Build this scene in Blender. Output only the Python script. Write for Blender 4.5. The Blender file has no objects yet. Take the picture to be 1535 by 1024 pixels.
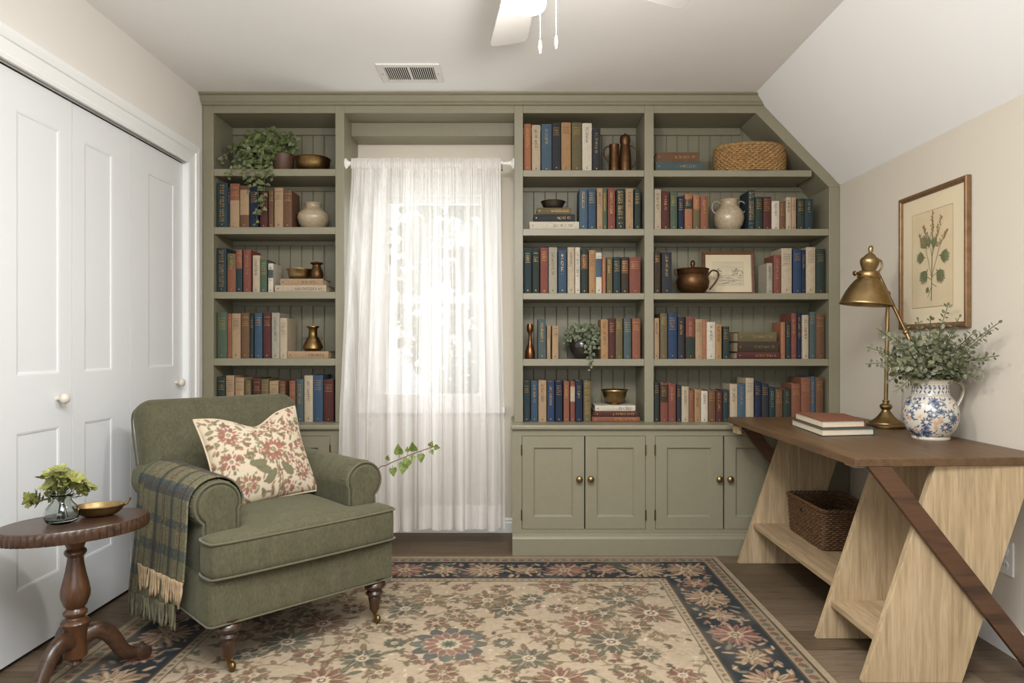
import bpy, math, random
import numpy as np
from mathutils import Vector, Matrix
PI = math.pi
C = bpy.context.scene.collection
F = 1023.0                      # focal length in pixels of the 1535 px wide frame
CAMZ = 1.10
def px(x, y, d):
    return Vector(((x - 770.0) * d / F, d, CAMZ - (y - 520.0) * d / F))
def PX(x, d): return (x - 770.0) * d / F
def PZ(y, d): return CAMZ - (y - 520.0) * d / F

# ------------------------------------------------------------------ mesh builder
WM = {}                          # world matrix of every Empty / part that carries children
class MB:
    def __init__(s): s.v = []; s.f = []; s.off = None
    def add(s, vs, fs):
        n = len(s.v); s.v += [Vector(p) for p in vs]; s.f += [tuple(i + n for i in f) for f in fs]; return s
    def box(s, x0, x1, y0, y1, z0, z1):
        x0, x1 = min(x0, x1), max(x0, x1); y0, y1 = min(y0, y1), max(y0, y1); z0, z1 = min(z0, z1), max(z0, z1)
        return s.add([(x0,y0,z0),(x1,y0,z0),(x1,y1,z0),(x0,y1,z0),(x0,y0,z1),(x1,y0,z1),(x1,y1,z1),(x0,y1,z1)],
              [(3,2,1,0),(4,5,6,7),(0,1,5,4),(1,2,6,5),(2,3,7,6),(3,0,4,7)])
    def prism(s, poly, axis, a, b):
        # poly CCW in the two other axes: 'z':(x,y)  'y':(x,z)  'x':(y,z)
        def P(p, t):
            return {'z': (p[0], p[1], t), 'y': (p[0], t, p[1]), 'x': (t, p[0], p[1])}[axis]
        n = len(poly); vs = [P(p, a) for p in poly] + [P(p, b) for p in poly]
        fs = [tuple(range(n - 1, -1, -1)), tuple(range(n, 2 * n))]
        fs += [(i, (i + 1) % n, n + (i + 1) % n, n + i) for i in range(n)]
        if axis == 'y': fs = [tuple(reversed(f)) for f in fs]
        return s.add(vs, fs)
    def lathe(s, prof, c=(0, 0, 0), n=32, sx=1.0, sy=1.0, cap=True, M=None):
        vs = []; fs = []; rings = []
        for r, z in prof:
            if r < 1e-6: rings.append([len(vs)]); vs.append(Vector((0, 0, z)))
            else:
                rings.append(list(range(len(vs), len(vs) + n)))
                for k in range(n):
                    a = 2 * PI * k / n; vs.append(Vector((r * sx * math.cos(a), r * sy * math.sin(a), z)))
        for A, B in zip(rings, rings[1:]):
            if len(A) == 1 and len(B) == 1: continue
            for k in range(n):
                k2 = (k + 1) % n
                if len(A) == 1: fs.append((A[0], B[k2], B[k]))
                elif len(B) == 1: fs.append((A[k], A[k2], B[0]))
                else: fs.append((A[k], A[k2], B[k2], B[k]))
        if cap:
            if len(rings[0]) > 1: fs.append(tuple(reversed(rings[0])))
            if len(rings[-1]) > 1: fs.append(tuple(rings[-1]))
        c = Vector(c)
        vs = [((M @ v) if M else v) + c for v in vs]
        return s.add(vs, fs)
    def tube(s, pts, r, n=8, closed=False, flat=1.0, up=None):
        pts = [Vector(p) for p in pts]; m = len(pts)
        rs = r if isinstance(r, (list, tuple)) else [r] * m
        T = []
        for i in range(m):
            if closed: t = pts[(i + 1) % m] - pts[i - 1]
            else: t = pts[min(i + 1, m - 1)] - pts[max(i - 1, 0)]
            T.append(t.normalized() if t.length > 1e-9 else Vector((0, 0, 1)))
        u = Vector(up) if up else Vector((0, 0, 1))
        if abs(u.dot(T[0])) > .95: u = Vector((1, 0, 0)) if not up else Vector((0, 1, 0))
        N = (u - T[0] * u.dot(T[0])).normalized()
        vs = []
        for i in range(m):
            N = N - T[i] * N.dot(T[i])
            N = N.normalized() if N.length > 1e-9 else T[i].orthogonal().normalized()
            B = T[i].cross(N)
            for k in range(n):
                a = 2 * PI * k / n
                vs.append(pts[i] + (B * math.cos(a) + N * math.sin(a) * flat) * rs[i])
        fs = []
        for i in range(m if closed else m - 1):
            j = (i + 1) % m
            for k in range(n):
                k2 = (k + 1) % n
                fs.append((i * n + k, i * n + k2, j * n + k2, j * n + k))
        if not closed:
            fs.append(tuple(range(n - 1, -1, -1))); fs.append(tuple((m - 1) * n + k for k in range(n)))
        return s.add(vs, fs)
    def grid(s, fn, nu, nv, wrap=False):
        vs = [fn(i / nu, j / nv) for j in range(nv + 1) for i in range(nu + (0 if wrap else 1))]
        w = nu if wrap else nu + 1
        fs = []
        for j in range(nv):
            for i in range(nu):
                i2 = (i + 1) % w if wrap else i + 1
                fs.append((j * w + i, j * w + i2, (j + 1) * w + i2, (j + 1) * w + i))
        return s.add(vs, fs)
    def ball(s, c, r, n=12, sc=(1, 1, 1)):
        m = max(4, n // 2)
        prof = [(r * math.sin(PI * i / m), -r * math.cos(PI * i / m)) for i in range(m + 1)]
        prof[0] = (0, -r); prof[-1] = (0, r)
        return s.lathe(prof, c, n, M=Matrix.Diagonal(Vector(sc)))
    def rbox(s, c, half, r, k=4, m=8, fn=None):
        c = Vector(c); half = Vector(half)
        def ticks(h):
            ri = min(r, h * .999)
            a = [-h + ri * i / k for i in range(k)]
            b = [-h + ri + (2 * h - 2 * ri) * i / m for i in range(m + 1)]
            return a + b + [-t for t in reversed(a)]
        tk = [ticks(half[i]) for i in range(3)]
        key = {}; vs = []; fs = []
        def vid(p):
            q = tuple(round(t, 6) for t in p)
            if q not in key:
                inner = Vector([max(-(half[i] - min(r, half[i]*.999)), min(half[i] - min(r, half[i]*.999), p[i])) for i in range(3)])
                d = Vector(p) - inner
                out = inner + (d.normalized() * r if d.length > 1e-9 else d)
                for i in range(3):
                    pass
                key[q] = len(vs); vs.append((fn(out) if fn else out) + c)
            return key[q]
        for ax in range(3):
            a, b = [(1, 2), (2, 0), (0, 1)][ax]
            for sgn in (-1, 1):
                for i in range(len(tk[a]) - 1):
                    for j in range(len(tk[b]) - 1):
                        q = []
                        for (ii, jj) in ((i, j), (i + 1, j), (i + 1, j + 1), (i, j + 1)):
                            p = [0, 0, 0]; p[ax] = sgn * half[ax]; p[a] = tk[a][ii]; p[b] = tk[b][jj]; q.append(vid(p))
                        if sgn < 0: q.reverse()
                        if len(set(q)) == 4: fs.append(tuple(q))
        return s.add(vs, fs)
    def xf(s, M):
        s.v = [M @ p for p in s.v]; return s
    def build(s, name, mat, parent=None, world=False, smooth=None, bevel=0, bseg=2, subsurf=0, solid=0, remesh=0, relax=0, cols=None):
        vs = s.v
        if parent is not None and world:
            Mi = WM[parent.name].inverted(); vs = [Mi @ p for p in vs]
        me = bpy.data.meshes.new(name)
        me.from_pydata([tuple(p) for p in vs], [], s.f); me.update()
        me.materials.append(mat)
        if smooth is not None:
            me.shade_smooth()
            if smooth < 179: me.set_sharp_from_angle(angle=math.radians(smooth))
        o = bpy.data.objects.new(name, me); C.objects.link(o)
        if parent is not None:
            o.parent = parent; WM[o.name] = WM[parent.name]
        else: WM[o.name] = Matrix.Identity(4)
        if cols is not None:
            at = me.color_attributes.new('Col', 'FLOAT_COLOR', 'POINT')
            a = np.ones((len(me.vertices), 4), np.float32); a[:, :3] = cols
            at.data.foreach_set('color', a.ravel())
        if bevel:
            m = o.modifiers.new('Bevel', 'BEVEL'); m.width = bevel; m.segments = bseg; m.limit_method = 'ANGLE'; m.angle_limit = math.radians(35)
            if hasattr(m, 'harden_normals') and False: m.harden_normals = True
        if remesh:
            m = o.modifiers.new('Remesh', 'REMESH'); m.mode = 'VOXEL'; m.voxel_size = remesh; m.use_smooth_shade = True
        if relax:
            m = o.modifiers.new('Smooth', 'SMOOTH'); m.iterations = relax; m.factor = .5
        if solid:
            m = o.modifiers.new('Solidify', 'SOLIDIFY'); m.thickness = solid; m.offset = 0
        if subsurf:
            m = o.modifiers.new('Subd', 'SUBSURF'); m.levels = subsurf; m.render_levels = subsurf
        return o

def tag(o, label, cat, group=None):
    o['label'] = label; o['category'] = cat
    if group: o['group'] = group
    return o
def thing(name, label, cat, loc=(0, 0, 0), rz=0.0, group=None):
    o = bpy.data.objects.new(name, None); C.objects.link(o); o.empty_display_size = .05
    o.location = loc; o.rotation_euler = (0, 0, rz)
    WM[o.name] = Matrix.Translation(Vector(loc)) @ Matrix.Rotation(rz, 4, 'Z')
    return tag(o, label, cat, group)
def struct(o):
    o['kind'] = 'structure'; return o
def structE(name, loc=(0, 0, 0)):
    o = bpy.data.objects.new(name, None); C.objects.link(o); o.location = loc; o['kind'] = 'structure'
    WM[o.name] = Matrix.Translation(Vector(loc)); return o

# ------------------------------------------------------------------ colours and materials
def lin(h):
    if isinstance(h, str):
        h = h.lstrip('#'); c = [int(h[i:i + 2], 16) / 255 for i in (0, 2, 4)]
        return tuple(t / 12.92 if t <= .04045 else ((t + .055) / 1.055) ** 2.4 for t in c)
    return tuple(h)
def nt(name):
    m = bpy.data.materials.new(name); m.use_nodes = True
    t = m.node_tree; b = t.nodes['Principled BSDF']
    return m, t, b
def N(t, typ, **k):
    n = t.nodes.new(typ)
    for a, v in k.items(): setattr(n, a, v)
    return n
def mixrgb(t, fac, a, b, mode='MIX'):
    n = N(t, 'ShaderNodeMix', data_type='RGBA', blend_type=mode)
    for sock, val in ((n.inputs[0], fac), (n.inputs[6], a), (n.inputs[7], b)):
        if hasattr(val, 'links') or isinstance(val, bpy.types.NodeSocket): t.links.new(val, sock)
        elif isinstance(val, (int, float)): sock.default_value = val
        else: sock.default_value = (*val, 1)
    return n.outputs[2]
def coords(t, scale=(1, 1, 1), rot=(0, 0, 0), kind='Object'):
    tc = N(t, 'ShaderNodeTexCoord'); mp = N(t, 'ShaderNodeMapping')
    mp.inputs['Scale'].default_value = scale; mp.inputs['Rotation'].default_value = rot
    t.links.new(tc.outputs[kind], mp.inputs[0]); return mp.outputs[0]
def noise(t, co, scale, detail=4, rough=.55, dist=0):
    n = N(t, 'ShaderNodeTexNoise'); n.inputs['Scale'].default_value = scale; n.inputs['Detail'].default_value = detail
    n.inputs['Roughness'].default_value = rough; n.inputs['Distortion'].default_value = dist
    t.links.new(co, n.inputs['Vector']); return n.outputs['Fac']
def ramp(t, fac, stops):
    r = N(t, 'ShaderNodeValToRGB'); e = r.color_ramp.elements
    while len(e) < len(stops): e.new(.5)
    for i, (p, c) in enumerate(stops):
        e[i].position = p; e[i].color = (*(lin(c) if isinstance(c, str) else (c, c, c) if isinstance(c, (int, float)) else c), 1)
    t.links.new(fac, r.inputs[0]); return r.outputs[0]
def bumpn(t, b, h, strength, dist=.002):
    n = N(t, 'ShaderNodeBump'); n.inputs['Strength'].default_value = strength; n.inputs['Distance'].default_value = dist
    t.links.new(h, n.inputs['Height']); t.links.new(n.outputs[0], b.inputs['Normal'])
def plain(name, col, rough=.5, metal=0, var=.0, vs=8, bump=0, bs=200, bd=.001, sheen=0, coat=0, spec=None):
    m, t, b = nt(name); c = lin(col)
    b.inputs['Base Color'].default_value = (*c, 1); b.inputs['Roughness'].default_value = rough; b.inputs['Metallic'].default_value = metal
    if spec is not None: b.inputs['Specular IOR Level'].default_value = spec
    if sheen: b.inputs['Sheen Weight'].default_value = sheen; b.inputs['Sheen Roughness'].default_value = .5
    if coat: b.inputs['Coat Weight'].default_value = coat; b.inputs['Coat Roughness'].default_value = .15
    co = coords(t) if (var or bump) else None
    if var:
        n = noise(t, co, vs, 5, .6)
        lo = tuple(x * (1 - var) for x in c); hi = tuple(min(1, x * (1 + var)) for x in c)
        r = ramp(t, n, [(.3, lo), (.7, hi)]); t.links.new(r, b.inputs['Base Color'])
    if bump: bumpn(t, b, noise(t, co, bs, 3), bump, bd)
    return m
def wood(name, dark, light, axis='x', scale=6, rough=.45, stretch=14, mid=None, coat=0, bump=.15, rot=(0, 0, 0)):
    m, t, b = nt(name); sc = {'x': (1, stretch, stretch), 'y': (stretch, 1, stretch), 'z': (stretch, stretch, 1)}[axis]
    co = coords(t, sc, rot)
    g = noise(t, co, scale, 6, .62, .6); g2 = noise(t, co, scale * 5, 3, .5, .2)
    r = ramp(t, g, [(.25, dark), (.5, mid or light), (.78, light)])
    r2 = ramp(t, g2, [(.3, .72), (.65, 1.0)])
    t.links.new(mixrgb(t, .75, r, r2, 'MULTIPLY'), b.inputs['Base Color'])
    b.inputs['Roughness'].default_value = rough
    if coat: b.inputs['Coat Weight'].default_value = coat; b.inputs['Coat Roughness'].default_value = .2
    if bump: bumpn(t, b, g2, bump, .0008)
    return m
def vcol(name, rough=.85, sheen=0, bump=0, bs=600, bd=.0006, coat=0, weave=0):
    m, t, b = nt(name); a = N(t, 'ShaderNodeVertexColor'); a.layer_name = 'Col'
    out = a.outputs[0]
    if weave:
        co = coords(t); n = noise(t, co, weave, 2, .6); r = ramp(t, n, [(.3, .80), (.7, 1.0)])
        out = mixrgb(t, 1.0, out, r, 'MULTIPLY')
    t.links.new(out, b.inputs['Base Color']); b.inputs['Roughness'].default_value = rough
    b.inputs['Specular IOR Level'].default_value = .5 if coat else .08
    if sheen: b.inputs['Sheen Weight'].default_value = sheen * .25
    if coat: b.inputs['Coat Weight'].default_value = coat; b.inputs['Coat Roughness'].default_value = .1
    if bump: bumpn(t, b, noise(t, coords(t), bs, 2), bump, bd)
    return m
M = {}
M['wall'] = plain('cream wall paint', '#d1c8b8', .9, var=.012, vs=3, bump=.05, bs=120)
M['white_wall'] = plain('warm white wall paint', '#e0dbd4', .9, var=.01, vs=3, bump=.05, bs=120)
M['ceil'] = plain('ceiling paint', '#f6f5f3', .95, var=.012, vs=2, bump=.05, bs=90)
M['trim'] = plain('white gloss paint', '#eeeeec', .38)
M['door'] = plain('white door paint', '#e4e5e5', .45)
M['sage'] = plain('sage green paint', '#86806a', .42, var=.03, vs=30)
M['sage_shade'] = plain('shaded sage green paint', '#7f7963', .5, var=.04, vs=40)  # same sage paint, slightly darker to put shade inside the shelves
M['dark'] = plain('painted void shade', '#14120f', .9)  # near-black that stands in for shade inside closet, gaps and holes
M['brass'] = plain('antique brass', '#9a825a', .36, 1.0, var=.18, vs=40)
M['brass_dark'] = plain('aged brass', '#7d643f', .40, 1.0, var=.25, vs=40)
M['bronze'] = plain('brown bronze', '#5c4027', .42, .8, var=.3, vs=40)
M['copper'] = plain('polished copper', '#7d5334', .34, .85, var=.2, vs=40)
M['pewter'] = plain('pewter', '#625c52', .33, .9, var=.2, vs=40)
M['steel'] = plain('steel', '#b8b6b0', .3, 1.0)
M['stone'] = plain('glazed stoneware', '#a8967c', .32, var=.22, vs=70, coat=.3)
M['black_pot'] = plain('black glazed pot', '#2a2622', .25, coat=.5)
M['brown_pot'] = plain('brown clay pot', '#5d4231', .5, var=.2, vs=50)
M['paper'] = plain('book paper', '#cdb894', .9, var=.12, vs=300)
M['paper_light'] = plain('pale page paper', '#d9ccb3', .9, var=.08, vs=200)
M['gilt'] = plain('gilt lettering', '#ad8850', .45, .6)
M['ink'] = plain('dark lettering ink', '#3b2a20', .8)
M['velvet'] = None
M['leg'] = wood('turned walnut', '#1b120c', '#3e281a', 'z', 5, .32, 8, coat=.3)
M['walnut'] = wood('dark walnut', '#130c08', '#483020', 'x', 5, .36, 9, coat=.25)
M['walnut_v'] = wood('dark walnut upright', '#150d08', '#573821', 'z', 6, .33, 6, coat=.3)
M['desk_top'] = wood('brown desk wood', '#48341f', '#735637', 'y', 2.2, .42, 16, mid='#60462c', bump=.1)
M['oak'] = wood('light oak', '#96805f', '#cdb592', 'z', 2.2, .55, 17, mid='#b9a07c', bump=.12, rot=(0, math.radians(18.5), 0))
M['oak_shelf'] = wood('oak shelf', '#8d7658', '#c7ad8a', 'y', 2.6, .5, 10, mid='#b09775')
M['brace'] = wood('dark brace wood', '#2f1e13', '#5a3c26', 'x', 3, .45, 8)
M['frame_wood'] = wood('frame wood', '#3c2212', '#6f4524', 'x', 5, .4, 8)
M['gold_frame'] = plain('gilded frame', '#86684a', .45, .5, var=.25, vs=25)
M['mat'] = plain('mount board', '#d8c8a8', .9)
M['print'] = plain('print paper', '#cfbc98', .9, var=.06, vs=12)
M['white_plastic'] = plain('white plastic', '#e9e7e2', .35)
M['fan'] = plain('white fan blade', '#c4c2bd', .45)
M['wicker'] = plain('tan wicker', '#9a7648', .6, var=.45, vs=60)
M['wicker_dark'] = plain('brown wicker', '#5f4329', .55, var=.4, vs=60)
M['fringe'] = plain('cream yarn', '#b39a78', .95, var=.3, vs=30)
M['fringe_dark'] = plain('grey green yarn', '#6b6650', .95, var=.4, vs=30)
M['stem'] = plain('green stem', '#4e5130', .6)
M['stem_brown'] = plain('brown stem', '#6b5236', .7)
M['bark'] = plain('tree bark', '#5a4a3a', .9, var=.2, vs=5)
def leafmat(name, a, b_, rough=.5, vs=40, trans=.0):
    m, t, b = nt(name); n = noise(t, coords(t), vs, 2)
    r = ramp(t, n, [(.32, a), (.68, b_)]); t.links.new(r, b.inputs['Base Color']); b.inputs['Roughness'].default_value = rough
    if trans:
        tr = N(t, 'ShaderNodeBsdfTranslucent'); t.links.new(r, tr.inputs[0]); mx = N(t, 'ShaderNodeMixShader'); mx.inputs[0].default_value = trans
        t.links.new(b.outputs[0], mx.inputs[1]); t.links.new(tr.outputs[0], mx.inputs[2]); t.links.new(mx.outputs[0], t.nodes['Material Output'].inputs[0])
    return m
M['ivy'] = leafmat('ivy leaves', '#434f2c', '#737d4e', .45, 45)
M['ivy2'] = leafmat('grey green ivy leaves', '#454c35', '#6f7558', .5, 50)
M['euc'] = leafmat('eucalyptus leaves', '#41442e', '#7c7d5e', .5, 45)
M['yellow_leaf'] = leafmat('yellow green leaves', '#62692f', '#a19f58', .45, 60)
M['sprig'] = leafmat('bright ivy leaves', '#5a6e2c', '#8a9850', .45, 60, .2)
M['tree_leaf'] = leafmat('tree leaves', '#4a6030', '#86a060', .6, 3, .35)

def velvet():
    m, t, b = nt('sage green velvet'); co = coords(t)
    n1 = noise(t, coords(t, (1.6, 1.6, .9)), 13, 8, .72, .6); n2 = noise(t, coords(t, (45, 45, 20)), 3, 4, .65)
    r = ramp(t, n1, [(.2, '#504d3b'), (.52, '#5b5844'), (.85, '#676350')])
    r2 = ramp(t, n2, [(.25, .68), (.72, 1.10)])
    t.links.new(mixrgb(t, 1, r, r2, 'MULTIPLY'), b.inputs['Base Color'])
    b.inputs['Specular IOR Level'].default_value = .1; b.inputs['Roughness'].default_value = .9; b.inputs['Sheen Weight'].default_value = .22; b.inputs['Sheen Roughness'].default_value = .45
    b.inputs['Sheen Tint'].default_value = (*lin('#c8c9ae'), 1)
    bumpn(t, b, n2, .5, .0015)
    return m
M['velvet'] = velvet()
M['piping'] = plain('sage green piping', '#565139', .8, sheen=.3)

def floor_mat():
    m, t, b = nt('grey brown floorboards'); co = coords(t)
    br = N(t, 'ShaderNodeTexBrick'); br.offset = .37; br.offset_frequency = 2; br.squash = 1
    for k, v in (('Scale', 1), ('Mortar Size', .0013), ('Mortar Smooth', .1), ('Bias', 0), ('Brick Width', 1.55), ('Row Height', .165)): br.inputs[k].default_value = v
    br.inputs['Color1'].default_value = (*lin('#62523f'), 1); br.inputs['Color2'].default_value = (*lin('#7d6b58'), 1); br.inputs['Mortar'].default_value = (*lin('#3a2e24'), 1)
    t.links.new(co, br.inputs['Vector'])
    g = noise(t, coords(t, (1.2, 16, 1)), 4, 7, .68, .9); r = ramp(t, g, [(.28, .38), (.5, .85), (.75, 1.05)])
    k = noise(t, coords(t, (2.2, 7, 1)), 2.2, 3, .5, 1.5); rk = ramp(t, k, [(.24, .45), (.36, 1.0)])
    c1 = mixrgb(t, .9, br.outputs[0], r, 'MULTIPLY'); c2 = mixrgb(t, .6, c1, rk, 'MULTIPLY')
    t.links.new(c2, b.inputs['Base Color']); b.inputs['Roughness'].default_value = .5; b.inputs['Specular IOR Level'].default_value = .3
    bumpn(t, b, g, .12, .0015); return m
M['floor'] = floor_mat()

def glass_pane():
    m, t, b = nt('window glass'); o = t.nodes['Material Output']
    tr = N(t, 'ShaderNodeBsdfTransparent'); gl = N(t, 'ShaderNodeBsdfGlossy'); gl.inputs['Roughness'].default_value = .02
    mx = N(t, 'ShaderNodeMixShader'); mx.inputs[0].default_value = .06
    t.links.new(tr.outputs[0], mx.inputs[1]); t.links.new(gl.outputs[0], mx.inputs[2]); t.links.new(mx.outputs[0], o.inputs[0]); return m
M['pane'] = glass_pane()
def vase_glass():
    m, t, b = nt('grey green glass'); b.inputs['Base Color'].default_value = (*lin('#e3e9e4'), 1)
    b.inputs['Transmission Weight'].default_value = 1; b.inputs['Roughness'].default_value = .03; b.inputs['IOR'].default_value = 1.45; return m
M['glass'] = vase_glass()
def sheer():
    m, t, b = nt('white sheer voile'); o = t.nodes['Material Output']
    co = coords(t, (1, 1, .02)); n = noise(t, co, 26, 3, .6)
    op = ramp(t, n, [(.36, .60), (.62, .92)])
    th = noise(t, coords(t, (420, 1, 260)), 1, 1)
    df = N(t, 'ShaderNodeBsdfDiffuse'); df.inputs[0].default_value = (*lin('#f6f2ee'), 1)
    tl = N(t, 'ShaderNodeBsdfTranslucent'); tl.inputs[0].default_value = (*lin('#f8f5f2'), 1)
    m1 = N(t, 'ShaderNodeMixShader'); m1.inputs[0].default_value = .5
    t.links.new(df.outputs[0], m1.inputs[1]); t.links.new(tl.outputs[0], m1.inputs[2])
    tr = N(t, 'ShaderNodeBsdfTransparent'); m2 = N(t, 'ShaderNodeMixShader')
    t.links.new(op, m2.inputs[0]); t.links.new(tr.outputs[0], m2.inputs[1]); t.links.new(m1.outputs[0], m2.inputs[2]); t.links.new(m2.outputs[0], o.inputs[0])
    return m
M['sheer'] = sheer()
def lampglass():
    m, t, b = nt('lit white lamp glass'); b.inputs['Base Color'].default_value = (.9, .9, .88, 1)
    b.inputs['Emission Color'].default_value = (1, .93, .84, 1); b.inputs['Emission Strength'].default_value = 4.0; return m
M['lampglass'] = lampglass()

# ------------------------------------------------------------------ painter: flat patterns on a numpy grid
class Paint:
    def __init__(s, x0, x1, y0, y1, step, base):
        s.x = np.arange(x0, x1 + step / 2, step); s.y = np.arange(y0, y1 + step / 2, step)
        s.x[-1] = x1; s.y[-1] = y1
        s.nx, s.ny = len(s.x), len(s.y); s.step = step
        s.c = np.tile(np.array(lin(base)), (s.ny, s.nx, 1)).astype(float); s.x0, s.y0 = x0, y0
        s.clip = None
    def win(s, cx, cy, R):
        i0 = max(0, int((cx - R - s.x0) / s.step) - 1); i1 = min(s.nx, int((cx + R - s.x0) / s.step) + 3)
        j0 = max(0, int((cy - R - s.y0) / s.step) - 1); j1 = min(s.ny, int((cy + R - s.y0) / s.step) + 3)
        if i0 >= i1 or j0 >= j1: return None
        X, Y = np.meshgrid(s.x[i0:i1] - cx, s.y[j0:j1] - cy); return i0, i1, j0, j1, X, Y
    def put(s, w, a, col):
        i0, i1, j0, j1 = w[:4]; a = np.clip(a, 0, 1)
        if s.clip is not None: a = a * s.clip[j0:j1, i0:i1]
        a = a[..., None]
        s.c[j0:j1, i0:i1] = s.c[j0:j1, i0:i1] * (1 - a) + np.array(lin(col)) * a
    def soft(s, d): return np.clip(.5 - d / s.step, 0, 1)       # signed distance to coverage
    def rect(s, x0, x1, y0, y1, col):
        X, Y = np.meshgrid(s.x, s.y)
        d = np.maximum(np.maximum(x0 - X, X - x1), np.maximum(y0 - Y, Y - y1)); s.put((0, s.nx, 0, s.ny), s.soft(d), col)
    def line(s, pts, w, col):
        for (a, b) in zip(pts, pts[1:]):
            cx, cy = (a[0] + b[0]) / 2, (a[1] + b[1]) / 2; L = math.hypot(b[0] - a[0], b[1] - a[1])
            W = s.win(cx, cy, L / 2 + w + s.step)
            if W is None: continue
            X, Y = W[4], W[5]; dx, dy = (b[0] - a[0]), (b[1] - a[1])
            tt = np.clip((X * dx + Y * dy) / max(1e-9, L * L), -.5, .5); s.put(W, s.soft(np.hypot(X - tt * dx, Y - tt * dy) - w / 2), col)
    def leaf(s, cx, cy, L, Wd, ang, col, edge=None):
        W = s.win(cx, cy, L)
        if W is None: return
        X, Y = W[4], W[5]; ca, sa = math.cos(ang), math.sin(ang); u = (X * ca + Y * sa) / (L / 2); v = (-X * sa + Y * ca)
        half = Wd / 2 * np.sqrt(np.clip(1 - u * u, 0, 1)) * (1 - .25 * u); d = np.abs(v) - half; d = np.where(np.abs(u) > 1, 1, d)
        if edge: s.put(W, s.soft(d - .0025), edge)
        s.put(W, s.soft(d), col)
    def flower(s, cx, cy, R, n, cols, rot=0, edge=None, pet=.42):
        W = s.win(cx, cy, R * 1.1)
        if W is None: return
        X, Y = W[4], W[5]; r = np.hypot(X, Y); th = np.arctan2(Y, X) + rot
        k = np.abs(np.cos(th * n / 2)) ** .7
        for i, (fr, col) in enumerate(cols):
            rr = R * fr * (1 - pet + pet * k)
            if i == 0 and edge: s.put(W, s.soft(r - rr - .003), edge)
            s.put(W, s.soft(r - rr), col)
        if edge:
            g = np.abs(np.sin(th * n / 2)) > .965; s.put(W, (g & (r > R * .3) & (r < R * .62)) * .8, edge)
    def mb(s, fn):
        m = MB(); m.v = [Vector(fn(float(x), float(y))) for y in s.y for x in s.x]
        w = s.nx; m.f = [(j * w + i, j * w + i + 1, (j + 1) * w + i + 1, (j + 1) * w + i) for j in range(s.ny - 1) for i in range(w - 1)]
        return m
    def cols(s): return s.c.reshape(-1, 3)
# ------------------------------------------------------------------ the room
LX, RX, BY, REAR, CZ = -1.70, 1.78, 4.05, -1.5, 2.474
def slope_x(z): return 1.309 + (CZ - z) * (RX - 1.309) / (CZ - 1.984)
YF = 3.72                                            # front of the upper bookcases
def bx(x, d=YF): return PX(x, d)
def bz(y, d=YF): return PZ(y, d)

struct(MB().box(LX - .8, RX + .1, REAR - .1, BY + .1, -.08, 0).build('floor', M['floor']))
KX0, KX1, KY0, KY1 = -.85, .75, -.15, 1.15               # added unseen ceiling opening for an extra overhead light
struct(MB().box(LX - .8, slope_x(CZ) + .02, KY1, BY + .1, CZ, CZ + .08).box(LX - .8, slope_x(CZ) + .02, REAR - .1, KY0, CZ, CZ + .08).box(LX - .8, KX0, KY0, KY1, CZ, CZ + .08).box(KX1, slope_x(CZ) + .02, KY0, KY1, CZ, CZ + .08).build('ceiling', M['ceil']))
e = structE('added_top_opening', ((KX0 + KX1) / 2, (KY0 + KY1) / 2, CZ))
MB().box(KX0, KX0 + .05, KY0, KY1, CZ - .01, CZ + .12).box(KX1 - .05, KX1, KY0, KY1, CZ - .01, CZ + .12).box(KX0, KX1, KY0, KY0 + .05, CZ - .01, CZ + .12).box(KX0, KX1, KY1 - .05, KY1, CZ - .01, CZ + .12).build('window_frame', M['trim'], e, True)  # frame around the added ceiling opening, out of view
struct(MB().prism([(1.309, CZ), (RX, 1.984), (RX + .09, 1.984), (RX + .09, 2.05), (1.309 + .06, CZ + .08), (1.309, CZ + .08)], 'y', REAR - .1, BY + .1).build('ceiling_slope', M['ceil']))
struct(MB().box(RX, RX + .1, REAR - .1, BY + .1, 0, 1.984).build('wall_right', M['wall']))
# back wall with its window opening
WX0, WX1, WZ0, WZ1 = -.815, -.150, .735, 2.02
m = MB()
m.box(LX - .1, WX0, BY, BY + .1, 0, CZ).box(WX1, RX, BY, BY + .1, 0, 1.984).box(WX0, WX1, BY, BY + .1, 0, WZ0).box(WX0, WX1, BY, BY + .1, WZ1, CZ)
m.prism([(WX1, 1.984), (RX, 1.984), (1.309, CZ), (WX1, CZ)], 'y', BY, BY + .1)
struct(m.build('wall_back', M['wall']))
# left wall with the closet opening
DY0, DY1, DZ = .3, 3.5485, 2.06
m = MB().box(LX - .1, LX, REAR - .1, DY0, 0, CZ).box(LX - .1, LX, DY1, BY, 0, CZ).box(LX - .1, LX, DY0, DY1, DZ, CZ)
struct(m.build('wall_left', M['white_wall']))
struct(MB().box(LX - .75, LX - .72, DY0 - .1, DY1 + .1, 0, DZ + .1).build('wall_closet', M['dark']))  # closet walls coloured near-black to stand for the shade inside
m = MB().box(LX - .8, LX - .1, DY0 - .1, DY0, 0, DZ).box(LX - .8, LX - .1, DY1, DY1 + .1, 0, DZ).box(LX - .8, LX - .1, DY0, DY1, DZ, DZ + .05)
struct(m.build('wall_closet_lining', M['dark']))
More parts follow.
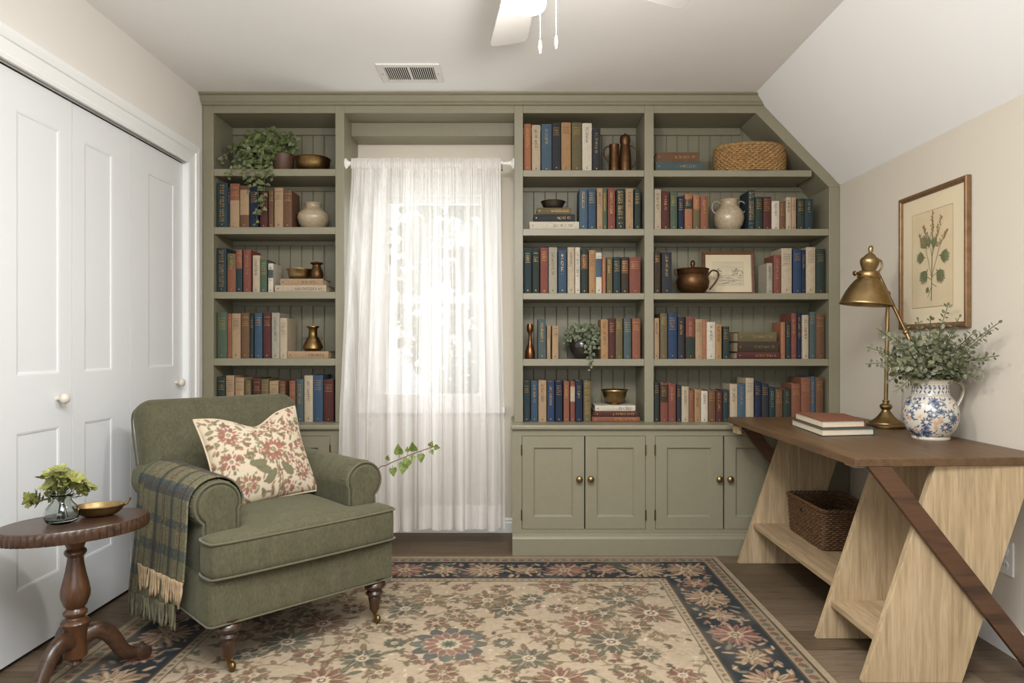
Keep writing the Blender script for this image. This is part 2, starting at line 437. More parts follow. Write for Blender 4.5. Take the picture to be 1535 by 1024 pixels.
# rear wall with an added unseen opening for the fill light behind the camera
RWX0, RWX1, RWZ0, RWZ1 = -1.25, 1.15, .75, 2.2
m = MB().box(LX - .1, RWX0, REAR - .1, REAR, 0, CZ).box(RWX1, RX, REAR - .1, REAR, 0, 1.984).box(RWX0, RWX1, REAR - .1, REAR, 0, RWZ0).box(RWX0, RWX1, REAR - .1, REAR, RWZ1, CZ)
struct(m.build('wall_rear', M['white_wall']))
e = structE('added_rear_opening', ((RWX0 + RWX1) / 2, REAR, RWZ0))
m = MB()
for a in (RWX0, (RWX0 + RWX1) / 2 - .03, RWX1 - .06): m.box(a, a + .06, REAR - .06, REAR + .01, RWZ0, RWZ1)
m.box(RWX0, RWX1, REAR - .06, REAR + .01, RWZ0, RWZ0 + .06).box(RWX0, RWX1, REAR - .06, REAR + .01, RWZ1 - .06, RWZ1)  # added unseen fill behind the camera, tilted up to brighten the ceiling
m.build('window_frame', M['trim'], e, True)  # frame around the added rear opening, out of view

# closet casing with a moulded profile, mitred over the opening
def casing(prof, y0, y1, z1, name):
    # prof: list of (offset outward from the opening, height off the wall)
    m = MB(); n = len(prof)
    path = [lambda o: (y1 + o, 0), lambda o: (y1 + o, z1 + o), lambda o: (y0 - o, z1 + o), lambda o: (y0 - o, 0)]
    vs = [(LX + h, p(o)[0], p(o)[1]) for p in path for o, h in prof]
    fs = [(i * n + k, i * n + k + 1, (i + 1) * n + k + 1, (i + 1) * n + k) for i in range(3) for k in range(n - 1)]
    return m.add(vs, fs).build(name, M['trim'])
struct(casing([(-.0012, -.03), (-.0012, .010), (.012, .014), (.02, .010), (.062, .014), (.066, .020), (.09, .024), (.105, .022), (.11, 0)], DY0, DY1, DZ, 'trim_1'))

def panelled(m, T, u0, u1, v0, v1, hu0, hu1, holes, th, rec, sl):
    def Q(a, b, c, d): m.add([T(*a), T(*b), T(*c), T(*d)], [(0, 1, 2, 3)])
    Q((u0, v0, 0), (hu0, v0, 0), (hu0, v1, 0), (u0, v1, 0)); Q((hu1, v0, 0), (u1, v0, 0), (u1, v1, 0), (hu1, v1, 0))
    e = [v0] + [t for h in holes for t in h] + [v1]
    for a, b in zip(e[::2], e[1::2]): Q((hu0, a, 0), (hu1, a, 0), (hu1, b, 0), (hu0, b, 0))
    for a, b in holes:
        o = [(hu0, a), (hu1, a), (hu1, b), (hu0, b)]; lev = [(0, 0), (sl * .5, -rec * .4), (sl * .55, -rec * .9), (sl, -rec)]
        rg = [[(hu0 + s, a + s, w), (hu1 - s, a + s, w), (hu1 - s, b - s, w), (hu0 + s, b - s, w)] for s, w in lev]
        for A, B in zip(rg, rg[1:]):
            for k in range(4): Q(A[k], A[(k + 1) % 4], B[(k + 1) % 4], B[k])
        Q(*rg[-1])
    Q((u0, v1, -th), (u1, v1, -th), (u1, v0, -th), (u0, v0, -th))
    Q((u0, v0, -th), (u1, v0, -th), (u1, v0, 0), (u0, v0, 0)); Q((u1, v1, -th), (u0, v1, -th), (u0, v1, 0), (u1, v1, 0))
    Q((u0, v1, -th), (u0, v0, -th), (u0, v0, 0), (u0, v1, 0)); Q((u1, v0, -th), (u1, v1, -th), (u1, v1, 0), (u1, v0, 0))
    return m
DX = LX - .02
knob_prof = [(0, 0), (.008, 0), (.008, .014), (.012, .018), (.0185, .026), (.0195, .034), (.016, .042), (.008, .046), (0, .047)]
RY = Matrix.Rotation(PI / 2, 4, 'Y')
for i, (a, b, h0, h1, kn) in enumerate([(2.20, 2.656, 2.36, 2.585, 2.57), (2.662, 3.060, 2.735, 2.925, None), (3.064, 3.546, 3.215, 3.455, 3.475), (1.735, 2.194, 1.82, 2.09, None), (1.27, 1.73, 1.36, 1.64, 1.64)]):
    m = panelled(MB(), lambda u, v, w: (DX + w, u, v), a, b, .018, 2.050, h0, h1, [(.25, .80), (1.0, 1.922)], .034, .0045, .016)
    o = struct(m.build('door_%d' % (i + 1), M['door']))
    if kn:
        MB().lathe(knob_prof, (DX - .001, kn, .905 if i == 0 else .918), 24, M=RY).build('door_knob', plain('pale cream knob', '#d9d0c0', .35), o, smooth=50)['label'] = 'round cream door knob'
struct(MB().box(LX - .035, LX - .005, DY0, DY1, 2.0535, 2.06).build('trim_2', M['steel']))
def skirting(name, axis, a, b, pos, sgn, h):
    prof = [(0, 0), (.014, 0), (.014, h - .03), (.010, h - .018), (.012, h - .01), (.004, h), (0, h)]
    pr = [(pos + sgn * p, z) for p, z in prof]
    if sgn < 0: pr = pr[::-1]
    return struct(MB().prism(pr, 'y' if axis == 'y' else 'x', a, b).build(name, M['trim']))
skirting('baseboard_right', 'y', REAR, 3.60, RX, -1, .10)
skirting('baseboard_back', 'x', -.92, .0, BY, -1, .085)
skirting('baseboard_left', 'y', REAR, DY0 - .11, LX, 1, .10)

# ------------------------------------------------------------------ window, outdoors
e = structE('window_1', ((WX0 + WX1) / 2, BY, WZ0))
def ring(m, x0, x1, z0, z1, w, y0, y1, wz=None):
    wz = wz or w
    m.box(x0, x0 + w, y0, y1, z0, z1).box(x1 - w, x1, y0, y1, z0, z1).box(x0 + w, x1 - w, y0, y1, z0, z0 + wz).box(x0 + w, x1 - w, y0, y1, z1 - wz, z1); return m
ring(MB(), WX0 - .075, WX1 + .075, WZ0 - .0, WZ1 + .085, .085, BY - .018, BY).build('window_casing', M['trim'], e, True, bevel=.004)
MB().box(WX0 - .10, WX1 + .10, BY - .05, BY + .02, WZ0 - .025, WZ0 + .012).build('window_sill', M['trim'], e, True, bevel=.004)
ring(MB(), WX0, WX1, WZ0, WZ1, .02, BY, BY + .1).build('window_frame', M['trim'], e, True)
for nm, z0, z1, y in (('upper_sash', 1.365, WZ1 - .02, BY + .06), ('lower_sash', WZ0 + .02, 1.405, BY + .025)):
    s = ring(MB(), WX0 + .02, WX1 - .02, z0, z1, .036, y, y + .03, .042).build(nm, M['trim'], e, True, bevel=.003)
    MB().box(WX0 + .05, WX1 - .05, y + .013, y + .017, z0 + .03, z1 - .03).build('pane', M['pane'], s, True)
# outdoors, seen only as a blur through the voile
o = MB().box(-14, 14, BY + .5, 30, -1.2, -1.0).build('ground', plain('pale lawn', '#8b9a68', .9, var=.2, vs=1)); struct(o)
def leafpts(shape):
    if shape == 'ivy': return [(0, 0), (.30, -.10), (.52, .12), (.46, .40), (.28, .62), (0, 1.0), (-.28, .62), (-.46, .40), (-.52, .12), (-.30, -.10)]
    if shape == 'oval': return [(0, 0), (.24, .14), (.36, .42), (.30, .74), (0, 1.0), (-.30, .74), (-.36, .42), (-.24, .14)]
    if shape == 'long': return [(0, 0), (.16, .2), (.22, .5), (.14, .8), (0, 1.0), (-.14, .8), (-.22, .5), (-.16, .2)]
def add_leaf(m, p, direction, normal, size, shape='ivy', fold=.18, curl=.15, width=1.0):
    d = Vector(direction).normalized(); n = Vector(normal); n = n - d * n.dot(d)
    if n.length < 1e-4: n = d.orthogonal()
    n.normalize(); s = d.cross(n); L = leafpts(shape); k = len(L)
    def P(u, v): return Vector(p) + size * (s * u * width + d * v + n * (fold * abs(u) - curl * v * v))
    vs = [P(0, .45)] + [P(u, v) for u, v in L]
    m.add(vs, [(0, 1 + i, 1 + (i + 1) % k) for i in range(k)])
rng = random.Random(5)
for k, (x, y, h, R, lab) in enumerate([(-3.1, 9.0, 4.6, 1.3, 'leafy tree outside the window, left half of the view'), (-1.0, 12.5, 5.2, 1.3, 'pale tree outside behind the middle of the sheer curtain'), (.35, 8.5, 4.2, .9, 'narrow tree outside, right edge of the window')]):
    t = thing('tree', lab, 'tree', (x, y, -1.0), 0, 'trees outside the window')
    MB().tube([(0, 0, 0), (.05, 0, h * .5), (0, .05, h * .8)], [.14, .1, .05], 10).build('trunk', M['bark'], t)
    m = MB()
    for _ in range(900):
        th, ph, rr = rng.uniform(0, 2 * PI), rng.uniform(-1, 1), R * rng.uniform(.35, 1) ** .5
        c = Vector((rr * math.cos(th) * math.sqrt(1 - ph * ph), rr * math.sin(th) * math.sqrt(1 - ph * ph), h * .62 + ph * h * .38))
        add_leaf(m, c, (rng.uniform(-1, 1), rng.uniform(-1, 1), rng.uniform(-1, .4)), (rng.uniform(-1, 1), -1, rng.uniform(-.3, 1)), rng.uniform(.16, .30), 'oval')
    m.build('foliage', M['tree_leaf'], t)

# ------------------------------------------------------------------ built-in bookcases
SHL = [(253.0, 263.5), (340.3, 350.8), (437.6, 447.6), (537.5, 548.2)]
SHR = [(255.0, 264.5), (343.0, 353.0), (439.5, 448.8), (538.3, 548.6)]
TOPZ = bz(169.5); CROWN0 = bz(158); CT = .688            # opening top, crown underside, counter top
YB = 3.985                                                # face of the beadboard back
G = M['sage']
def beadboard(m, x0, x1, z0, ztop):
    x = x0; n = max(1, round((x1 - x0) / .0655)); w = (x1 - x0) / n; pts = []
    for i in range(n):
        a = x0 + i * w
        pts += [(a + .004, YB), (a + w - .004, YB), (a + w - .001, YB + .005)] if i < n - 1 else [(a + .004, YB), (x1, YB)]
        if i == 0: pts[0] = (x0, YB)
    vs = [(px_, py, z0) for px_, py in pts] + [(px_, py, ztop(px_)) for px_, py in pts]; k = len(pts)
    fs = [(i, i + 1, k + i + 1, k + i) for i in range(k - 1)]
    vs += [(x0, YB + .018, z0), (x1, YB + .018, z0), (x1, YB + .018, ztop(x1)), (x0, YB + .018, ztop(x0))]
    fs.append((2 * k, 2 * k + 3, 2 * k + 2, 2 * k + 1)); return m.add(vs, fs)
def shelf_set(t, x0, x1s, sh):
    for (a, b), x1 in zip(sh, x1s):
        MB().box(x0, x1, YF + .004, YB, bz(b), bz(a)).build('shelf', G, t, True, bevel=.0015)
# left bookcase
L0, L1, L2, L3 = bx(304), bx(320), bx(502.6), bx(516)
t = thing('bookcase', 'tall sage green bookcase left of the window, trailing ivy on top', 'bookcase', ((L0 + L3) / 2, 3.85, CT), 0, 'built-in sage green bookcases')
MB().box(L0, L1, YF, BY, CT, CROWN0).build('side_panel', G, t, True, bevel=.002)
MB().box(L2, L3, YF, BY, CT, CROWN0).build('side_panel', G, t, True, bevel=.002)
MB().box(L1, L2, YF, YB, TOPZ, CROWN0).build('top_panel', G, t, True, bevel=.002)
beadboard(MB(), L1, L2, CT, lambda x: TOPZ).build('back_panel', M['sage_shade'], t, True)
shelf_set(t, L1, [L2] * 4, SHL)
for a in [TOPZ] + [bz(b) for a, b in SHL]: MB().box(L1, L2, YB - .014, YB, a - (.042 if a == TOPZ else .026), a).build('shelf_cleat', M['sage_shade'], t, True, bevel=.002)
# right bookcase, two bays and a sloping corner
R0, R1, R2, R3, R4, R5 = bx(771), bx(784), bx(966), bx(980), bx(1243), bx(1259)
A = (bx(1133), TOPZ); B = (R4, bz(281)); zt = B[1]
t = thing('bookcase', 'wide two-bay sage green bookcase right of the window with sloping top corner', 'bookcase', ((R0 + R5) / 2, 3.85, CT), 0, 'built-in sage green bookcases')
MB().box(R0, R1, YF, BY, CT, CROWN0).build('side_panel', G, t, True, bevel=.002)
MB().box(R2, R3, YF, YB, CT, CROWN0).build('divider', G, t, True, bevel=.002)
MB().box(R4, R5, YF, BY - .002, CT, 1.972).build('side_panel', G, t, True, bevel=.002)
MB().prism([A, B, (R4, 1.9722), (R5 - .001, 1.9722), (R5 - .001, 1.9835), (slope_x(CROWN0) - .002, CROWN0)], 'y', YF, BY - .002).build('sloping_panel', G, t, True, bevel=.002)
MB().box(R1, R2, YF, YB, TOPZ, CROWN0).build('top_panel', G, t, True, bevel=.002)
MB().prism([(R3, TOPZ), A, (slope_x(CROWN0) - .001, CROWN0), (R3, CROWN0)], 'y', YF, YB).build('top_panel', G, t, True, bevel=.002)
beadboard(MB(), R1, R2, CT, lambda x: TOPZ).build('back_panel', M['sage_shade'], t, True)
def ztop(x): return min(TOPZ, A[1] + (x - A[0]) * (B[1] - A[1]) / (B[0] - A[0]) + .002)
beadboard(MB(), R3, R4, CT, ztop).build('back_panel', M['sage_shade'], t, True)
shelf_set(t, R1, [R2] * 4, SHR)
def xsl(z): return min(R4, A[0] + (z - A[1]) * (B[0] - A[0]) / (B[1] - A[1]))
shelf_set(t, R3, [xsl(bz(255)), R4, R4, R4], SHR)
for q0, q1 in ((R1, R2), (R3, R4)):
    for a in [TOPZ] + [bz(b) for a_, b in SHR]: MB().box(q0, xsl(a) if a == TOPZ and q0 == R3 else q1, YB - .014, YB, a - (.042 if a == TOPZ else .026), a).build('shelf_cleat', M['sage_shade'], t, True, bevel=.002)
# crown moulding across the whole wall
prof = [(0, CROWN0), (.006, CROWN0), (.010, CROWN0 + .004), (.010, CROWN0 + .008), (.014, CROWN0 + .012), (.020, CROWN0 + .018), (.032, CZ - .014), (.046, CZ - .008), (.046, CZ - .001), (0, CZ - .001)]
m = MB(); k = len(prof)
vs = [(LX + .001, YF - o, z) for o, z in prof] + [(slope_x(z) - .001, YF - o, z) for o, z in prof]
m.add(vs, [(i, (i + 1) % k, k + (i + 1) % k, k + i) for i in range(k)] + [tuple(range(k))[::-1], tuple(range(k, 2 * k))])
o = m.build('crown_moulding', G); tag(o, 'long sage green crown moulding along the top of both bookcases', 'moulding')
t = thing('window_pelmet', 'sage green boxed header bridging the bookcases above the curtain', 'pelmet', ((L3 + R0) / 2, 3.85, TOPZ))
MB().box(L3, R0, YF, BY, TOPZ, CROWN0).build('soffit_board', G, t, True, bevel=.002)
MB().box(L3, R0, 3.88, BY, bz(204, 3.88), TOPZ).build('back_beam', G, t, True, bevel=.002)
# counters and base cabinets
YD = 3.607
BL1, BR0 = PX(514, YD), PX(768, YD)
o = MB().box(LX + .002, PX(516, 3.585), 3.585, BY, CT - .024, CT).build('countertop', G, bevel=.006); tag(o, 'short sage green counter under the left bookcase, behind the armchair', 'countertop')
o = MB().box(PX(765.5, 3.585), RX - .002, 3.585, BY, CT - .024, CT).build('countertop', G, bevel=.006); tag(o, 'long sage green counter under the two-bay bookcase', 'countertop')
def knobY(x, z, par):
    MB().lathe([(0, 0), (.010, 0), (.011, .003), (.006, .006), (.006, .013), (.012, .017), (.0175, .023), (.0175, .029), (.013, .035), (0, .037)], (x, YD + .001, z), 24, M=Matrix.Rotation(PI / 2, 4, 'X')).build('knob', M['brass'], par, True, smooth=50)['label'] = 'round antique brass knob'
def cabinet(label, x0, x1, doors, sol_left=True):
    zb, zt_ = PZ(793.5, YD), PZ(653.5, YD)
    t = thing('base_cabinet', label, 'cabinet', ((x0 + x1) / 2, 3.8, 0), 0, 'sage green base cabinets')
    m = MB(); top = CT - .024
    m.box(x0, x1, YD, YD + .02, zt_, top).box(x0, x1, YD, YD + .02, .085, zb)
    xs = [x0] + [v for d in doors for v in d[:2]] + [x1]
    for a, b in zip(xs[::2], xs[1::2]):
        if b - a > .004: m.box(a, b, YD, YD + .02, zb, zt_)
    m.build('face_frame', G, t, True)
    MB().box(x0, x0 + .02, YD + .02, BY, .0, top).build('side_panel', G, t, True)
    MB().box(x1 - .02, x1, YD + .02, BY, .0, top).build('side_panel', G, t, True)
    MB().box(x0 + .02, x1 - .02, YD + .05, YD + .06, .02, top).build('gap_shade_panel', M['dark'], t, True)  # dark sheet behind the doors paints the shade in their gaps
    pl = [(YD + .02, 0), (YD - .016, 0), (YD - .016, .088), (YD - .012, .094), (YD - .007, .100), (YD - .006, .108), (YD, .112), (YD + .02, .112)]
    MB().prism(pl[::-1], 'x', x0, x1).build('plinth', G, t, True)
    for d0, d1, kx, hx in doors:
        g = .0022
        m = panelled(MB(), lambda u, v, w: (u, YD - w, v), d0 + g, d1 - g, zb + g, zt_ - g, d0 + .062, d1 - .062, [(zb + .066, zt_ - .062)], .02, .010, .010)
        dr = m.build('door', G, t, True)
        if kx: knobY(kx, PZ(719, 3.58), dr)
        for hz_ in (zt_ - .075, zb + .075):
            MB().lathe([(.0042, -.028), (.0042, .028)], (hx, YD - .002, hz_), 10).build('hinge', M['brass_dark'], dr, True)
    return t
def dx(x): return PX(x, YD)
cabinet('sage green base cabinet left of the curtain, mostly behind the armchair', LX + .004, BL1, [(dx(322), dx(407.5), dx(399), dx(322)), (dx(408.5), dx(495), dx(417), dx(495))])
XM = dx(975)
cabinet('sage green double-door base cabinet beside the curtain', BR0, XM, [(dx(782.2), dx(876.3), dx(868), dx(782)), (dx(876.9), dx(968), dx(885.2), dx(968))])
cabinet('sage green base cabinet partly hidden by the wooden desk', XM, RX - .003, [(dx(982), dx(1084.3), dx(1077), dx(982)), (dx(1085.2), dx(1188), dx(1093.2), dx(1188))])

# ------------------------------------------------------------------ curtain and rod
RZ, RYY = PZ(245, 3.745), 3.745
t = thing('curtain_rod', 'thin white curtain rod with turned end caps across the window', 'curtain rod', ((L3 + R0) / 2, RYY, RZ))
MB().tube([(L3 + .004, RYY, RZ), (R0 - .004, RYY, RZ)], .0085, 14).build('rod', M['white_plastic'], t, True, smooth=50)
fp = [(0, 0), (.029, 0), (.030, .004), (.024, .010), (.015, .016), (.011, .026), (.013, .032), (.010, .040), (0, .041)]
MB().lathe(fp, (L3 + .0005, RYY, RZ), 24, M=RY).build('end_cap', M['white_plastic'], t, True, smooth=50)
MB().lathe(fp + [], (R0 - .0005, RYY, RZ), 24, M=Matrix.Rotation(-PI / 2, 4, 'Y')).build('end_cap', M['white_plastic'], t, True, smooth=50)
MB().lathe([(.009, 0), (.013, .004), (.013, .010), (.009, .014)], (R0 - .075, RYY, RZ), 20, M=RY).build('ring', M['white_plastic'], t, True, smooth=50)
MB().tube([(R0 - .068, RYY - .01, RZ), (R0 - .068, RYY - .012, RZ - .035)], .0022, 6).ball((R0 - .068, RYY - .012, RZ - .04), .005, 8).build('cord', M['bronze'], t, True)
rg = random.Random(11)
NF = 12
ph = [rg.uniform(-1.0, 1.0) for _ in range(NF + 2)]; am = [rg.uniform(.45, 1.5) for _ in range(NF + 2)]
TZ, BZ = PZ(238.5, 3.745), .105
def curt(u, v):        # u across, v from top (0) to hem (1)
    z = TZ + (BZ - TZ) * v
    k = u * NF; i = int(min(k, NF - 1)); f = k - i
    w = (1 - f) * ph[i] + f * ph[i + 1]; a = (1 - f) * am[i] + f * am[i + 1]
    grow = .25 + .75 * min(1, max(0, (v - .03) / .55))
    theta = 2 * PI * (k + .30 * w * (1 + .3 * v))
    s = math.sin(theta); s = math.copysign(abs(s) ** .75, s)
    y = .030 * a * grow * s + .006 * (1 - min(1, v * 6)) * math.sin(2 * PI * u * 58 + 2 * math.sin(u * 40)) + .004 * math.sin(u * 97 + v * 3)
    xl = -.890 + (-.925 + .890) * min(1, v * 1.2); xr = -.072 + .030 * min(1, v * 1.2)
    x = xl + (xr - xl) * u + .012 * a * grow * math.cos(theta * 1.0 + w)
    if v < .02: y *= .6
    fw = -.165 * (max(0, 1 - u * 2.2)) ** 1.3 * min(1, max(0, (v - .05) / .62))
    return Vector((x, RYY - .006 + y + fw - .02 * min(1, v * 3), z + .006 * math.sin(u * 40) * (1 if v > .97 else 0)))
t = thing('curtain', 'sheer white voile curtain hanging over the window', 'curtain', (-.49, 3.74, BZ))
MB().grid(curt, 520, 60).build('voile', M['sheer'], t, True, smooth=180)
MB().grid(lambda u, v: curt(u, .935 + v * .0655) + Vector((0, -.0025, 0)), 520, 6).build('hem', M['sheer'], t, True, smooth=180)
MB().grid(lambda u, v: curt(u, v * .028) + Vector((0, -.016, 0)), 520, 5).build('rod_pocket', M['sheer'], t, True, smooth=180)

# ------------------------------------------------------------------ ceiling vent and fan
t = thing('ceiling_vent', 'white slotted air vent set in the ceiling near the bookcase', 'vent', (-.515, 3.415, CZ))
vx0, vx1, vy0, vy1 = -.672, -.360, 3.305, 3.53
m = MB().box(vx0, vx1, vy0, vy1, CZ - .006, CZ)
ring(MB(), 0, 1, 0, 1, .1, 0, 1)
def flat_ring(m, x0, x1, y0, y1, w, z0, z1):
    m.box(x0, x0 + w, y0, y1, z0, z1).box(x1 - w, x1, y0, y1, z0, z1).box(x0 + w, x1 - w, y0, y0 + w, z0, z1).box(x0 + w, x1 - w, y1 - w, y1, z0, z1); return m
flat_ring(MB(), vx0, vx1, vy0, vy1, .034, CZ - .008, CZ).build('frame', M['white_plastic'], t, True, bevel=.003)
MB().box(vx0 + .03, vx1 - .03, vy0 + .03, vy1 - .03, CZ - .002, CZ - .0005).build('duct_shade', M['dark'], t, True)  # thin dark sheet paints the shade between the louvres
m = MB(); ax0, ax1 = vx0 + .034, vx1 - .034
m.box((ax0 + ax1) / 2 - .006, (ax0 + ax1) / 2 + .006, vy0 + .034, vy1 - .034, CZ - .009, CZ - .002)
ns = 24
for i in range(ns):
    x = ax0 + (i + .5) * (ax1 - ax0) / ns; s = -1 if i < ns / 2 else 1
    m.box(x - .0016, x + .0016, vy0 + .034, vy1 - .034, CZ - .0095, CZ - .006)
m.build('louvres', M['white_plastic'], t, True)
for x in (vx0 + .017, vx1 - .017): MB().lathe([(0, -.003), (.005, -.002), (.005, 0)], (x, (vy0 + vy1) / 2, CZ - .008), 12).build('screw', M['steel'], t, True)

HX, HY = .043, 1.98
t = thing('ceiling_fan', 'white ceiling fan with a lit glass shade and two pull chains', 'ceiling fan', (HX, HY, CZ))
MB().lathe([(0, 2.36), (.05, 2.36), (.10, 2.35), (.115, 2.31), (.115, 2.27), (.095, 2.235), (.06, 2.225), (0, 2.225)], (HX, HY, 0), 36).build('motor_housing', M['fan'], t, True, smooth=40)
MB().tube([(HX, HY, 2.35), (HX, HY, CZ)], .014, 12).lathe([(0, CZ - .05), (.03, CZ - .05), (.065, CZ - .012), (.065, CZ)], (HX, HY, 0), 24).build('downrod', M['fan'], t, True, smooth=40)
MB().lathe([(0, 2.19), (.05, 2.19), (.052, 2.23), (0, 2.23)], (HX, HY, 0), 28).build('switch_housing', M['fan'], t, True, smooth=40)
for k in range(5):
    a = math.radians(96 - 72 * k); c, s = math.cos(a), math.sin(a)
    R = Matrix.Translation(Vector((HX, HY, 2.245))) @ Matrix.Rotation(a, 4, 'Z') @ Matrix.Rotation(math.radians(-11), 4, 'X')
    L = .60
    pl = [(.14, -.045), (.25, -.058), (L - .03, -.072), (L - .008, -.066), (L, -.050), (L, .048), (L - .008, .066), (L - .03, .072), (.25, .058), (.14, .045)]
    MB().prism(pl, 'z', -.004, .004).xf(R).build('blade', M['fan'], t, True, bevel=.002)
    MB().prism([(.08, -.018), (.2, -.03), (.2, .03), (.08, .018)], 'z', -.010, -.004).xf(R).build('blade_arm', M['fan'], t, True)
sh = MB().lathe([(0, 2.078), (.030, 2.078), (.0495, 2.083), (.0535, 2.093), (.056, 2.14), (.054, 2.19), (.03, 2.195)], (HX - .002, HY, 0), 36, cap=False).build('lamp_shade', M['lampglass'], t, True, smooth=60)
sh['label'] = 'glowing white glass shade'
for x, y, z1 in ((PX(810, 1.93), 1.93, PZ(81, 1.93)), (PX(834, 1.93), 1.93, PZ(74, 1.93))):
    m = MB(); z = z1 + .04
    while z < 2.20: m.ball((x, y, z), .0015, 6); z += .0062
    ch = m.build('pull_chain', M['steel'], t, True)
    MB().lathe([(0, 0), (.0025, .001), (.0030, .008), (.0052, .018), (.0046, .026), (.003, .036), (.002, .040), (0, .040)], (x, y, z1), 14).build('bob', M['white_plastic'], ch, True, smooth=60)
# ------------------------------------------------------------------ books
COL = {'teal': ('#2f4446', 'dark teal'), 'dgreen': ('#35423a', 'dark green'), 'green': ('#55694f', 'green'), 'olive': ('#74673f', 'olive'),
 'brown': ('#7b5434', 'brown'), 'rust': ('#9a5a3a', 'rust'), 'red': ('#8f4c3c', 'red'), 'maroon': ('#61312a', 'maroon'), 'tan': ('#bc976a', 'tan'),
 'cream': ('#cbb592', 'cream'), 'ivory': ('#dfd1b7', 'ivory'), 'orange': ('#b87044', 'orange'), 'blue': ('#3d5972', 'blue'), 'steel': ('#4e687b', 'steel blue'),
 'royal': ('#31496c', 'royal blue'), 'navy': ('#27334a', 'navy'), 'charcoal': ('#3a3b3f', 'charcoal'), 'grey': ('#b1a890', 'grey cream'), 'ochre': ('#b98a50', 'ochre'), 'greyteal': ('#536463', 'grey teal'), 'umber': ('#4b3c2a', 'dark brown')}
def mute(h):
    c = lin(h); l = .3 * c[0] + .6 * c[1] + .1 * c[2]; return tuple(.70 * (.80 * v + .20 * l) for v in c)
BM = {k: plain('%s book cloth' % w, mute(h), .68, spec=.22, var=.10, vs=55, bump=.12, bs=700, bd=.0005) for k, (h, w) in COL.items()}
DARKC = {'teal', 'dgreen', 'green', 'olive', 'brown', 'rust', 'red', 'maroon', 'blue', 'steel', 'royal', 'navy', 'charcoal', 'greyteal', 'umber', 'orange'}
def swap(m, w):      # lay a standing book on its left board, spine still to the front
    m.v = [Vector((p.z, p.y, p.x + w / 2)) for p in m.v]; m.f = [tuple(reversed(f)) for f in m.f]; return m
def spine_marks(m0, m1, w, h, yb, style, r):
    cur = [m0]
    def y_at(x): return -yb * (1 - (x / (w / 2)) ** 2) - .0007
    def q(x0, x1, z0, z1):
        x0, x1 = max(-w * .46, x0), min(w * .46, x1)
        n = 3 if x1 - x0 > .006 else 1
        for i in range(n):
            a, b = x0 + (x1 - x0) * i / n, x0 + (x1 - x0) * (i + 1) / n
            cur[0].add([(a, y_at(a), z0), (b, y_at(b), z0), (b, y_at(b), z1), (a, y_at(a), z1)], [(0, 1, 2, 3)])
    def glyph(cx, cz, gw, gh):
        t = max(.0009, min(gw, gh) * .2)
        k = r.randrange(5)
        if k != 4: q(cx - gw / 2, cx - gw / 2 + t, cz - gh / 2, cz + gh / 2)
        if k in (0, 1, 4): q(cx - gw / 2, cx + gw / 2, cz + gh / 2 - t, cz + gh / 2)
        if k in (1, 2): q(cx - gw / 2, cx + gw / 2, cz - gh / 2, cz - gh / 2 + t)
        if k in (0, 3): q(cx + gw / 2 - t, cx + gw / 2, cz - gh / 2, cz + gh / 2)
        if k in (2, 4): q(cx - gw / 4, cx + gw / 3, cz - t / 2, cz + t / 2)
    if style == 0:
        z = h * r.uniform(.86, .90); q(-w * .36, w * .36, z, z + .0016); z -= .012
        for _ in range(r.randint(2, 4)):
            n = max(2, int(w * .7 / .0055)); gh = r.uniform(.005, .008)
            for i in range(n): glyph(-w * .33 + (i + .5) * w * .66 / n, z, w * .66 / n * .7, gh)
            z -= gh + r.uniform(.003, .007)
        q(-w * .36, w * .36, z, z + .0016)
    elif style == 1:
        z = h * r.uniform(.86, .9); gw = min(.012, w * .42); end = h * r.uniform(.35, .6)
        while z > end:
            gh = gw * r.uniform(.5, .8); glyph(r.uniform(-.03, .03) * w, z, gw, gh); z -= gh + .0022
            if r.random() < .14: z -= .006
    elif style == 3:
        z = h * .93
        while z > h * .12:
            gh = r.uniform(.006, .011); gw = min(.016, w * .5)
            for s in (-1, 1): glyph(s * gw * .42, z, gw * .6, gh)
            z -= gh + r.uniform(.0025, .006)
            if r.random() < .2: z -= .012
    else:
        for f in (.9, .72): q(-w * .4, w * .4, h * f, h * f + .0018)
        z = h * .81; n = max(2, int(w * .6 / .006))
        for j in range(2):
            for i in range(n): glyph(-w * .3 + (i + .5) * w * .6 / n, z, w * .6 / n * .7, .007)
            z -= .0105
    cur[0] = m1; zc = h * r.uniform(.055, .075); s = min(.0036, w * .14)
    q(-s, s, zc - s * .35, zc + s * .35); q(-s * .4, s * .4, zc - s, zc + s)
